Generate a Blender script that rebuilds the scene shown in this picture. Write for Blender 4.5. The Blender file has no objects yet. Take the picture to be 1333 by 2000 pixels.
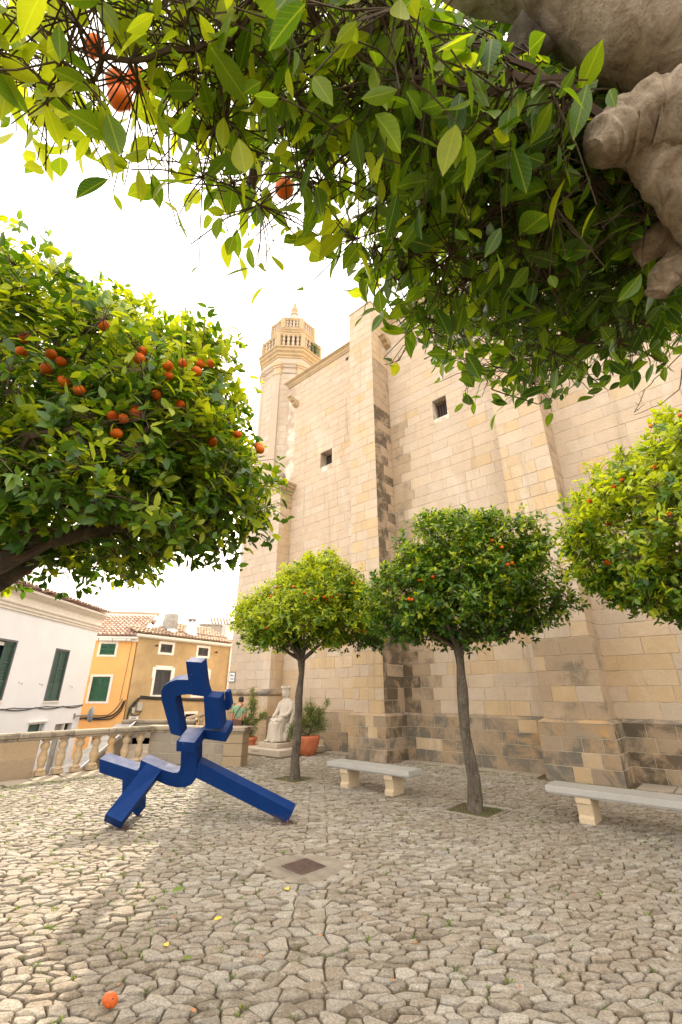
import bpy, bmesh, math, random
import numpy as np
from mathutils import Vector, Matrix

SC = bpy.context.scene
COL = SC.collection
R = math.radians
random.seed(7)
RNG = np.random.default_rng(7)

# ------------------------------------------------------------------ camera
EYE = 1.85
PITCH = R(22.78)
FPX = 841.0                       # focal length in pixels of a 1333 pixel wide picture
cam_data = bpy.data.cameras.new('camera')
cam = bpy.data.objects.new('camera', cam_data)
COL.objects.link(cam)
cam.location = (0, 0, EYE)
cam.rotation_euler = (R(90) + PITCH, 0, 0)
cam_data.sensor_fit = 'HORIZONTAL'
cam_data.sensor_width = 36
cam_data.lens = FPX / 1333 * 36
cam_data.clip_start = 0.05
cam_data.clip_end = 600
SC.camera = cam
SC.render.resolution_x = 682
SC.render.resolution_y = 1024

# ------------------------------------------------------------------ sky and sun
SUN_AZ = math.atan2(-0.20, 0.98)      # towards the houses, slightly left of straight ahead
SUN_EL = R(30)
world = bpy.data.worlds.new('World')
SC.world = world
world.use_nodes = True
wn, wl = world.node_tree.nodes, world.node_tree.links
wn.clear()
sky = wn.new('ShaderNodeTexSky')
sky.sky_type = 'NISHITA'
sky.sun_disc = False
sky.sun_elevation = SUN_EL
sky.sun_rotation = SUN_AZ
sky.dust_density = 4.0
sky.ozone_density = 0.6
veil = wn.new('ShaderNodeMixRGB')
veil.inputs['Fac'].default_value = 0.72          # thin bright cloud all over the sky
veil.inputs['Color2'].default_value = (11.6, 10.6, 9.3, 1)
bgn = wn.new('ShaderNodeBackground')
bgn.inputs['Strength'].default_value = 0.135
wout = wn.new('ShaderNodeOutputWorld')
wl.new(sky.outputs[0], veil.inputs['Color1'])
wl.new(veil.outputs[0], bgn.inputs['Color'])
wl.new(bgn.outputs[0], wout.inputs['Surface'])

sun_data = bpy.data.lights.new('sun', 'SUN')
sun_data.energy = 3.3
sun_data.angle = R(1.2)
sun_data.color = (1.0, 0.86, 0.66)
sun = bpy.data.objects.new('sun', sun_data)
COL.objects.link(sun)
sd = Vector((math.sin(SUN_AZ) * math.cos(SUN_EL), math.cos(SUN_AZ) * math.cos(SUN_EL), math.sin(SUN_EL)))
sun.rotation_euler = sd.to_track_quat('Z', 'Y').to_euler()
sun.location = (-10, 40, 30)

SC.view_settings.view_transform = 'Standard'
SC.view_settings.look = 'None'
SC.view_settings.exposure = 1.42
SC.view_settings.gamma = 1
SC.view_settings.use_curve_mapping = False
SC.render.engine = 'CYCLES'
SC.cycles.max_bounces = 6
SC.cycles.transmission_bounces = 4
SC.cycles.diffuse_bounces = 4

# ------------------------------------------------------------------ materials
def new_mat(name):
    m = bpy.data.materials.new(name)
    m.use_nodes = True
    nt = m.node_tree
    b = nt.nodes['Principled BSDF']
    return m, nt, b

def N(nt, kind, **kw):
    n = nt.nodes.new(kind)
    for k, v in kw.items():
        if k in n.inputs: n.inputs[k].default_value = v
        else: setattr(n, k, v)
    return n

def ramp(nt, src, stops, interp='LINEAR'):
    r = nt.nodes.new('ShaderNodeValToRGB')
    r.color_ramp.interpolation = interp
    el = r.color_ramp.elements
    while len(el) < len(stops): el.new(0.5)
    for e, (p, c) in zip(el, stops):
        e.position = p
        e.color = (*c, 1) if len(c) == 3 else c
    nt.links.new(src, r.inputs[0])
    return r.outputs[0]

def mix(nt, fac, a, b, mode='MIX'):
    m = nt.nodes.new('ShaderNodeMixRGB')
    m.blend_type = mode
    for i, v in ((0, fac), (1, a), (2, b)):
        if hasattr(v, 'links'): nt.links.new(v, m.inputs[i])
        elif i == 0: m.inputs[0].default_value = v
        else: m.inputs[i].default_value = (*v, 1)
    return m.outputs[0]

def noise(nt, scale, detail=5, rough=0.6, vec=None, dist=0.0, stretch=None):
    n = nt.nodes.new('ShaderNodeTexNoise')
    n.inputs['Scale'].default_value = scale
    n.inputs['Detail'].default_value = detail
    n.inputs['Roughness'].default_value = rough
    n.inputs['Distortion'].default_value = dist
    if vec is None:
        g = nt.nodes.new('ShaderNodeNewGeometry'); vec = g.outputs['Position']
    if stretch:
        mp = nt.nodes.new('ShaderNodeMapping'); mp.inputs['Scale'].default_value = stretch
        nt.links.new(vec, mp.inputs[0]); vec = mp.outputs[0]
    nt.links.new(vec, n.inputs['Vector'])
    return n.outputs['Fac']

def bump(nt, b, h, strength=0.4, dist=0.01):
    n = nt.nodes.new('ShaderNodeBump')
    n.inputs['Strength'].default_value = strength
    n.inputs['Distance'].default_value = dist
    nt.links.new(h, n.inputs['Height'])
    nt.links.new(n.outputs[0], b.inputs['Normal'])

def mth(nt, op, a, b=0.0, clamp=False):
    m = nt.nodes.new('ShaderNodeMath'); m.operation = op; m.use_clamp = clamp
    for i, v in ((0, a), (1, b)):
        if hasattr(v, 'links'): nt.links.new(v, m.inputs[i])
        else: m.inputs[i].default_value = v
    return m.outputs[0]

def piece_random(nt):
    """one random number for each piece, whether it is an object or a face set of a joined mesh"""
    a = N(nt, 'ShaderNodeAttribute', attribute_name='rnd')
    o = N(nt, 'ShaderNodeObjectInfo')
    s = mth(nt, 'ADD', a.outputs['Fac'], o.outputs['Random'])
    return mth(nt, 'FRACT', s)

def sep_z(nt):
    g = N(nt, 'ShaderNodeNewGeometry'); s = N(nt, 'ShaderNodeSeparateXYZ')
    nt.links.new(g.outputs['Position'], s.inputs[0])
    return s.outputs['Z']

def simple(name, col, rough=0.8, nscale=8, var=0.15, bstr=0.2, metal=0.0, bdist=0.006):
    m, nt, b = new_mat(name)
    n = noise(nt, nscale)
    lo = tuple(c * (1 - var) for c in col); hi = tuple(min(1, c * (1 + var)) for c in col)
    nt.links.new(ramp(nt, n, [(0.3, lo), (0.7, hi)]), b.inputs['Base Color'])
    b.inputs['Roughness'].default_value = rough
    b.inputs['Metallic'].default_value = metal
    if bstr: bump(nt, b, noise(nt, nscale * 5), bstr, bdist)
    return m

def stone(name, cols, dark=0.0, dark_col=(0.055, 0.05, 0.04), ochre=0.0, pale=0.0, streak=0.0, bdist=0.012, fine=1.0, bstr=0.5):
    m, nt, b = new_mat(name)
    r = piece_random(nt)
    st = [(i / (len(cols) - 1) if len(cols) > 1 else 0, c) for i, c in enumerate(cols)]
    base = ramp(nt, r, st)
    n1 = noise(nt, 2.2, 6, 0.65)
    base = mix(nt, ramp(nt, n1, [(0.35, (0, 0, 0)), (0.7, (0.45, 0.45, 0.45))]), base, tuple(c * 0.78 for c in cols[0]))
    n2 = noise(nt, 45 * fine, 4, 0.7)
    base = mix(nt, 0.5, base, ramp(nt, n2, [(0.25, (0.55, 0.53, 0.5)), (0.62, (1.15, 1.12, 1.08))]), 'MULTIPLY')
    if ochre:
        n = noise(nt, 1.1, 5, 0.6, dist=0.6)
        k = ramp(nt, n, [(0.60 - 0.25 * ochre, (0, 0, 0)), (0.72 - 0.2 * ochre, (0.8, 0.8, 0.8))])
        base = mix(nt, k, base, (0.52, 0.30, 0.11))
    if pale:
        n = noise(nt, 0.8, 6, 0.7, dist=0.4, stretch=(1, 1, 0.35))
        k = ramp(nt, n, [(0.62 - 0.2 * pale, (0, 0, 0)), (0.8 - 0.2 * pale, (0.7, 0.7, 0.7))])
        base = mix(nt, k, base, (0.62, 0.54, 0.46))
    if streak:
        n = noise(nt, 1.6, 5, 0.6, stretch=(1.6, 1.6, 0.12))
        k = ramp(nt, n, [(0.60 - 0.2 * streak, (0, 0, 0)), (0.78 - 0.15 * streak, (0.6, 0.6, 0.6))])
        base = mix(nt, k, base, (0.30, 0.24, 0.16))
    if dark:
        n = noise(nt, 1.5, 9, 0.72, dist=0.5)
        q = mth(nt, 'ADD', n, mth(nt, 'MULTIPLY', mth(nt, 'SUBTRACT', r, 0.5), 0.07))
        k = ramp(nt, q, [(0.66 - 0.34 * dark, (0, 0, 0)), (0.80 - 0.36 * dark, (0.9, 0.9, 0.9))])
        base = mix(nt, k, base, dark_col)
        n = noise(nt, 14, 6, 0.75)
        k = ramp(nt, n, [(0.60, (0, 0, 0)), (0.70, (0.75 * dark, 0.75 * dark, 0.75 * dark))])
        base = mix(nt, k, base, (0.34, 0.32, 0.26))
    nt.links.new(base, b.inputs['Base Color'])
    b.inputs['Roughness'].default_value = 0.92
    b.inputs['Specular IOR Level'].default_value = 0.2
    h = mth(nt, 'ADD', noise(nt, 26 * fine, 7, 0.7), mth(nt, 'MULTIPLY', noise(nt, 5, 3), 1.5))
    bump(nt, b, h, bstr, bdist)
    return m

M = {}
M['wall'] = stone('wall_sandstone', [(0.51, 0.415, 0.32), (0.55, 0.44, 0.33), (0.52, 0.41, 0.305), (0.56, 0.445, 0.32), (0.56, 0.46, 0.365), (0.50, 0.40, 0.295)], pale=0.4, streak=0.15)
M['wall_warm'] = stone('wall_golden_stone', [(0.55, 0.41, 0.25), (0.52, 0.395, 0.27), (0.55, 0.40, 0.235), (0.57, 0.45, 0.32)], pale=0.45, streak=0.3)
M['wall_pale'] = stone('tower_pale_stone', [(0.53, 0.44, 0.35), (0.48, 0.39, 0.30), (0.55, 0.46, 0.37), (0.50, 0.42, 0.345)], pale=0.45)
M['plinth'] = stone('plinth_lichen_stone', [(0.36, 0.28, 0.20), (0.40, 0.29, 0.18), (0.33, 0.26, 0.19), (0.42, 0.29, 0.165), (0.38, 0.31, 0.23)], dark=0.6, ochre=0.12, pale=0.3, dark_col=(0.15, 0.135, 0.11))
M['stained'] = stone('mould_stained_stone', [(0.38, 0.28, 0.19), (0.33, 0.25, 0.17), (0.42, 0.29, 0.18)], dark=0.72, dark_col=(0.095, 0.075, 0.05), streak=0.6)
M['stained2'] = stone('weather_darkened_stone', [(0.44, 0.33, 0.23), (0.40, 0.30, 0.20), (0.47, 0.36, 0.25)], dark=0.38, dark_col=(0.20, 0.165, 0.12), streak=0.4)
def mortar_mat():
    m, nt, b = new_mat('lime_mortar')
    n = noise(nt, 1.7, 5, 0.65)
    nt.links.new(ramp(nt, n, [(0.40, (0.40, 0.31, 0.225)), (0.50, (0.50, 0.405, 0.31)), (0.62, (0.68, 0.60, 0.50))]), b.inputs['Base Color'])
    b.inputs['Roughness'].default_value = 0.95
    bump(nt, b, noise(nt, 40, 5, .7), 0.5, 0.008)
    return m
M['mortar'] = mortar_mat()
M['mortar_dark'] = stone('weathered_mortar', [(0.55, 0.48, 0.39), (0.60, 0.53, 0.43)], dark=0.1, bdist=0.008)
M['cornice'] = stone('cornice_stone', [(0.50, 0.36, 0.20), (0.46, 0.35, 0.22), (0.50, 0.38, 0.24)], dark=0.12, dark_col=(0.2, 0.15, 0.09), streak=0.5)
M['rail'] = stone('balustrade_rail_stone', [(0.36, 0.30, 0.23), (0.31, 0.27, 0.21)], dark=0.5, dark_col=(0.10, 0.085, 0.065))
M['baluster'] = stone('baluster_stone', [(0.50, 0.38, 0.24), (0.46, 0.36, 0.24), (0.52, 0.41, 0.29)], ochre=0.1, dark=0.08, dark_col=(0.2, 0.16, 0.1))
M['pier'] = stone('pier_stone', [(0.40, 0.30, 0.19), (0.36, 0.28, 0.19), (0.33, 0.25, 0.17)], dark=0.3, dark_col=(0.14, 0.12, 0.09))
M['parapet'] = stone('grey_parapet_stone', [(0.30, 0.26, 0.21), (0.26, 0.23, 0.19), (0.34, 0.29, 0.23)], dark=0.15, dark_col=(0.16, 0.15, 0.12))
M['statue'] = stone('white_statue_stone', [(0.50, 0.445, 0.375), (0.52, 0.46, 0.39)], bdist=0.004, bstr=0.3)
M['statue_plinth'] = stone('pale_plinth_stone', [(0.52, 0.45, 0.37), (0.49, 0.42, 0.34)], bdist=0.005, bstr=0.35)
M['bench_slab'] = stone('grey_bench_stone', [(0.40, 0.39, 0.37), (0.44, 0.43, 0.41)], bdist=0.004, fine=2, bstr=0.5)
M['bench_leg'] = stone('cream_bench_leg_stone', [(0.56, 0.45, 0.31), (0.52, 0.42, 0.30)], bdist=0.003, bstr=0.3)
M['flag'] = stone('flagstone', [(0.36, 0.31, 0.25), (0.32, 0.28, 0.22), (0.38, 0.32, 0.26)], dark=0.15, dark_col=(0.17, 0.15, 0.11))

def cobble_mat():
    m, nt, b = new_mat('cobble_stone')
    r = piece_random(nt)
    base = ramp(nt, r, [(0, (0.17, 0.14, 0.105)), (0.18, (0.33, 0.295, 0.24)), (0.36, (0.22, 0.19, 0.15)), (0.55, (0.43, 0.40, 0.35)), (0.72, (0.28, 0.235, 0.18)), (0.88, (0.36, 0.34, 0.30)), (1, (0.24, 0.22, 0.19))])
    n0 = noise(nt, 0.55, 3, 0.5)
    base = mix(nt, ramp(nt, n0, [(0.4, (0, 0, 0)), (0.65, (0.5, 0.5, 0.5))]), base, (0.27, 0.215, 0.155))
    n1 = noise(nt, 11, 7, 0.7)
    base = mix(nt, ramp(nt, n1, [(0.5, (0, 0, 0)), (0.66, (0.75, 0.75, 0.75))]), base, (0.42, 0.39, 0.34))
    n2 = noise(nt, 55, 6, 0.85)
    base = mix(nt, 0.9, base, ramp(nt, n2, [(0.34, (0.40, 0.37, 0.33)), (0.6, (1.15, 1.13, 1.1))]), 'MULTIPLY')
    nt.links.new(base, b.inputs['Base Color'])
    b.inputs['Roughness'].default_value = 0.85
    b.inputs['Specular IOR Level'].default_value = 0.3
    h = mth(nt, 'ADD', noise(nt, 60, 8, 0.75), mth(nt, 'MULTIPLY', noise(nt, 14, 3), 2))
    bump(nt, b, h, 0.9, 0.012)
    return m
M['cobble'] = cobble_mat()

def soil_mat():
    m, nt, b = new_mat('joint_soil')
    n = noise(nt, 14, 6, 0.7)
    base = ramp(nt, n, [(0.3, (0.055, 0.036, 0.022)), (0.55, (0.10, 0.068, 0.04)), (0.75, (0.17, 0.12, 0.075))])
    g = noise(nt, 1.3, 5, 0.6)
    g2 = noise(nt, 30, 4, 0.7)
    k = ramp(nt, mth(nt, 'MULTIPLY', g, g2), [(0.27, (0, 0, 0)), (0.36, (0.7, 0.7, 0.7))])
    base = mix(nt, k, base, (0.09, 0.12, 0.025))
    nt.links.new(base, b.inputs['Base Color'])
    b.inputs['Roughness'].default_value = 1
    bump(nt, b, noise(nt, 60, 6, 0.7), 0.8, 0.01)
    return m
M['soil'] = soil_mat()
M['concrete'] = simple('worn_concrete', (0.215, 0.18, 0.137), 0.9, 6, 0.22, 0.6)
M['rust'] = simple('rusty_iron', (0.12, 0.075, 0.062), 0.7, 20, 0.3, 0.4, 0.3)
M['dark'] = simple('dark_interior', (0.03, 0.024, 0.02), 0.9, 5, 0.2, 0)
M['street'] = simple('street_asphalt', (0.16, 0.15, 0.14), 0.9, 6, 0.2, 0.5)

def paint_mat():
    m, nt, b = new_mat('blue_painted_steel')
    n = noise(nt, 5, 5)
    base = ramp(nt, n, [(0.3, (0.0018, 0.021, 0.108)), (0.7, (0.0022, 0.028, 0.135))])
    # rust by the foot and a few chips
    g = N(nt, 'ShaderNodeNewGeometry'); s = N(nt, 'ShaderNodeSeparateXYZ'); nt.links.new(g.outputs['Position'], s.inputs[0])
    z = mth(nt, 'ADD', s.outputs['Z'], mth(nt, 'MULTIPLY', noise(nt, 9, 5), 0.30))
    xr = mth(nt, 'GREATER_THAN', s.outputs['X'], -1.3)
    k = mth(nt, 'MULTIPLY', ramp(nt, z, [(0.14, (1, 1, 1)), (0.27, (0, 0, 0))]), xr)
    base = mix(nt, mth(nt, 'MULTIPLY', k, .7), base, (0.10, 0.05, 0.025))
    c = noise(nt, 34, 2, 0.4)
    base = mix(nt, ramp(nt, c, [(0.81, (0, 0, 0)), (0.82, (1, 1, 1))]), base, (0.5, 0.48, 0.44))
    d = noise(nt, 3, 8, 0.75)
    base = mix(nt, ramp(nt, d, [(0.5, (0, 0, 0)), (0.8, (0.10, 0.10, 0.10))]), base, (0.05, 0.07, 0.13))
    nt.links.new(base, b.inputs['Base Color'])
    nt.links.new(ramp(nt, noise(nt, 7, 6), [(0.3, (0.62, 0.62, 0.62)), (0.7, (0.72, 0.72, 0.72))]), b.inputs['Roughness'])
    b.inputs['Specular IOR Level'].default_value = 0.11
    bump(nt, b, noise(nt, 120, 3), 0.08, 0.002)
    return m
M['blue'] = paint_mat()

def bark_mat(name, dark, light, spots=True, fine=1.0):
    m, nt, b = new_mat(name)
    n = noise(nt, 9 * fine, 9, 0.75, stretch=(1, 1, 0.5 if fine == 1 else .9), dist=0.8)
    base = ramp(nt, n, [(0.36, dark), (0.49, tuple((a + c) / 2 for a, c in zip(dark, light))), (0.62, light)])
    if spots:
        v = N(nt, 'ShaderNodeTexVoronoi'); v.inputs['Scale'].default_value = 26 * (1 + (fine - 1) * .35)
        g = N(nt, 'ShaderNodeNewGeometry'); nt.links.new(g.outputs['Position'], v.inputs['Vector'])
        k = mth(nt, 'MULTIPLY', ramp(nt, v.outputs['Distance'], [(0.28, (1, 1, 1)), (0.42, (0, 0, 0))]), ramp(nt, noise(nt, 6, 3), [(0.45, (0, 0, 0)), (0.6, (0.7, 0.7, 0.7))]))
        base = mix(nt, k, base, tuple(min(1, c * 1.45) for c in light))
    nt.links.new(base, b.inputs['Base Color'])
    b.inputs['Roughness'].default_value = 0.9
    bump(nt, b, mth(nt, 'ADD', noise(nt, 40 * fine, 8, 0.8, stretch=(1, 1, 0.5)), mth(nt, 'MULTIPLY', noise(nt, 8 * fine, 4), 2)), 0.9, 0.012)
    return m
M['bark'] = bark_mat('grey_brown_bark', (0.045, 0.034, 0.024), (0.135, 0.11, 0.08))
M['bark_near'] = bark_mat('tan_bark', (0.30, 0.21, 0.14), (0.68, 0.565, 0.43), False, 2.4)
M['twig'] = simple('twig_bark', (0.085, 0.055, 0.035), 0.9, 20, 0.25, 0.2)

def leaf_mat(name, old, mid, young, trans=0.42, rough=0.38, veins=False):
    m, nt, b = new_mat(name)
    a = N(nt, 'ShaderNodeAttribute', attribute_name='age_shade')
    base = ramp(nt, a.outputs['Fac'], [(0.0, young), (0.35, mid), (1.0, old)])  # leaf age; in the overhead crown it also carries painted backlight and shade
    n = noise(nt, 18, 4)
    base = mix(nt, 0.45, base, ramp(nt, n, [(0.3, (0.55, 0.68, 0.5)), (0.7, (1.25, 1.15, 1.05))]), 'MULTIPLY')
    bl = noise(nt, 34, 5, .75)
    base = mix(nt, ramp(nt, bl, [(0.66, (0, 0, 0)), (0.74, (0.65, 0.65, 0.65))]), base, (0.34, 0.25, 0.03))
    sd = mth(nt, 'ABSOLUTE', N(nt, 'ShaderNodeAttribute', attribute_name='side').outputs['Fac'])
    al = N(nt, 'ShaderNodeAttribute', attribute_name='along').outputs['Fac']
    rib = ramp(nt, sd, [(0.015, (1, 1, 1)), (0.05, (0, 0, 0))])
    w_ = mth(nt, 'SINE', mth(nt, 'MULTIPLY', mth(nt, 'SUBTRACT', al, mth(nt, 'MULTIPLY', sd, 0.55)), 52.0))
    vn = mth(nt, 'MULTIPLY', ramp(nt, w_, [(0.80, (0, 0, 0)), (1.0, (1, 1, 1))]), 0.14)
    on = mth(nt, 'GREATER_THAN', al, 0.02)
    vv = mth(nt, 'MULTIPLY', mth(nt, 'MAXIMUM', mth(nt, 'MULTIPLY', rib, 0.38), vn), on)
    base = mix(nt, vv, base, tuple(min(1, c * 1.25 + .03) for c in young))
    nt.links.new(base, b.inputs['Base Color'])
    b.inputs['Roughness'].default_value = rough
    b.inputs['Specular IOR Level'].default_value = 0.45
    t = N(nt, 'ShaderNodeBsdfTranslucent')
    tc = mix(nt, 1.0, base, (2.3, 2.1, 0.7), 'MULTIPLY')
    nt.links.new(tc, t.inputs['Color'])
    mx = N(nt, 'ShaderNodeMixShader'); nt.links.new(ramp(nt, a.outputs['Fac'], [(0.2, (trans, trans, trans)), (0.8, (trans * .55, trans * .55, trans * .55))]), mx.inputs[0])
    out = [x for x in nt.nodes if x.type == 'OUTPUT_MATERIAL'][0]
    nt.links.new(b.outputs[0], mx.inputs[1]); nt.links.new(t.outputs[0], mx.inputs[2])
    nt.links.new(mx.outputs[0], out.inputs['Surface'])
    return m
M['leaf'] = leaf_mat('orange_tree_leaf', (0.018, 0.065, 0.008), (0.095, 0.19, 0.014), (0.40, 0.46, 0.03))
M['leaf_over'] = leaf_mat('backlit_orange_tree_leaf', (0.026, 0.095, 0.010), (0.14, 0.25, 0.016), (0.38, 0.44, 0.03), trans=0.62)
M['shrub'] = leaf_mat('shrub_leaf', (0.035, 0.07, 0.012), (0.09, 0.14, 0.02), (0.20, 0.24, 0.04), trans=0.3)
M['grass'] = leaf_mat('grass_blade', (0.06, 0.12, 0.015), (0.11, 0.19, 0.02), (0.24, 0.30, 0.04), trans=0.35, rough=0.6)
M['orange'] = simple('orange_peel', (0.66, 0.13, 0.006), 0.5, 30, 0.12, 0.35, bdist=0.002)
M['orange_dark'] = simple('reddish_orange_peel', (0.66, 0.11, 0.004), 0.55, 30, 0.15, 0.35, bdist=0.002)  # slightly redder second peel hue for some of the fruit
for k_ in ('orange', 'orange_dark'): M[k_].node_tree.nodes['Principled BSDF'].inputs['Specular IOR Level'].default_value = 0.25
M['old_peel'] = simple('overripe_peel', (0.56, 0.105, 0.012), 0.55, 60, 0.3, 0.4, bdist=0.002)
M['dry_leaf'] = simple('dry_brown_leaf', (0.42, 0.16, 0.04), 0.8, 20, 0.3, 0.3)
M['yellow_leaf'] = simple('yellow_leaf', (0.68, 0.46, 0.03), 0.6, 20, 0.2, 0.2)
M['terracotta'] = simple('terracotta', (0.46, 0.135, 0.055), 0.8, 7, 0.2, 0.3)
M['white_wall'] = simple('white_rendered_wall', (0.80, 0.80, 0.82), 0.9, 1.2, 0.04, 0.25)
M['white_trim'] = simple('white_trim', (0.80, 0.76, 0.70), 0.8, 5, 0.05, 0.15)
M['cream_trim'] = simple('cream_cornice', (0.72, 0.66, 0.58), 0.85, 5, 0.08, 0.2)
M['orange_wall'] = simple('apricot_rendered_wall', (0.86, 0.47, 0.17), 0.9, 1.5, 0.06, 0.2)
M['tan_wall'] = simple('ochre_brown_rendered_wall', (0.46, 0.325, 0.165), 0.9, 1.0, 0.2, 0.3)
M['green'] = simple('dark_green_paint', (0.028, 0.075, 0.05), 0.55, 9, 0.2, 0.1)
M['green2'] = simple('bright_green_paint', (0.025, 0.115, 0.062), 0.55, 9, 0.2, 0.1)
M['charcoal'] = simple('dark_grey_shutter_paint', (0.055, 0.055, 0.058), 0.55, 9, 0.2, 0.1)
M['grey_frame'] = simple('grey_frame_paint', (0.09, 0.095, 0.095), 0.5, 9, 0.15, 0.1)
M['cable'] = simple('black_cable', (0.03, 0.027, 0.026), 0.6, 9, 0.2, 0)
M['grey_metal'] = simple('grey_metal', (0.30, 0.31, 0.32), 0.45, 6, 0.12, 0.05, 0.6)
M['steel'] = simple('bright_handrail_steel', (0.62, 0.62, 0.64), 0.3, 6, 0.08, 0, 0.8)
M['box_grey'] = simple('electric_box_plastic', (0.42, 0.40, 0.34), 0.6, 6, 0.1, 0)
M['tank'] = simple('fibre_cement', (0.34, 0.32, 0.29), 0.9, 4, 0.25, 0.2)
M['red_door'] = simple('red_brown_wood', (0.30, 0.075, 0.03), 0.6, 5, 0.2, 0.1)
M['tile'] = stone('clay_roof_tile', [(0.40, 0.29, 0.21), (0.46, 0.35, 0.26), (0.34, 0.23, 0.16), (0.44, 0.36, 0.28)], dark=0.1, dark_col=(0.13, 0.1, 0.07), bdist=0.004)
M['tile_pink'] = stone('pinkish_roof_tile', [(0.50, 0.34, 0.27), (0.58, 0.46, 0.39), (0.46, 0.29, 0.22)], bdist=0.004)
M['ceramic'] = simple('white_glazed_tile', (0.78, 0.79, 0.80), 0.25, 6, 0.03, 0)
M['ink'] = simple('blue_black_lettering', (0.03, 0.05, 0.11), 0.5, 6, 0.1, 0)
M['engraved'] = simple('engraved_letters', (0.33, 0.26, 0.20), 0.9, 6, 0.1, 0)
M['skin'] = simple('skin', (0.50, 0.23, 0.14), 0.6, 10, 0.1, 0.1)
M['hair'] = simple('dark_hair', (0.022, 0.016, 0.013), 0.7, 60, 0.3, 0.5)
M['tshirt'] = simple('sage_green_cotton', (0.20, 0.32, 0.19), 0.9, 8, 0.12, 0.3)
M['trousers'] = simple('dark_trousers', (0.06, 0.055, 0.05), 0.9, 8, 0.12, 0.3)
M['leather'] = simple('brown_leather', (0.10, 0.035, 0.018), 0.5, 12, 0.25, 0.2)
def glass_mat():
    m, nt, b = new_mat('dark_window_glass')
    b.inputs['Base Color'].default_value = (0.03, 0.04, 0.05, 1)
    b.inputs['Roughness'].default_value = 0.06
    b.inputs['Specular IOR Level'].default_value = 0.8
    return m
M['glass'] = glass_mat()

# ------------------------------------------------------------------ object helpers
def link(name, me, m=None, parent=None, smooth=False):
    o = bpy.data.objects.new(name, me)
    COL.objects.link(o)
    if m is not None and not me.materials: me.materials.append(m)
    if smooth: me.polygons.foreach_set('use_smooth', [True] * len(me.polygons))
    if parent is not None:
        o.parent = parent
        o.matrix_parent_inverse = world_of(parent).inverted()
    return o

def world_of(o):
    m = Matrix.LocRotScale(o.location, o.rotation_euler, o.scale)
    if o.parent is not None: m = world_of(o.parent) @ o.matrix_parent_inverse @ m
    return m

def tag(o, label=None, cat=None, group=None, kind=None):
    if label: o['label'] = label
    if cat: o['category'] = cat
    if group: o['group'] = group
    if kind: o['kind'] = kind
    return o

def thing(name, label, cat, loc, group=None, rz=0):
    o = bpy.data.objects.new(name, None)
    COL.objects.link(o)
    o.location = loc; o.rotation_euler = (0, 0, rz); o.empty_display_size = 0.2
    return tag(o, label, cat, group)

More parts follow.
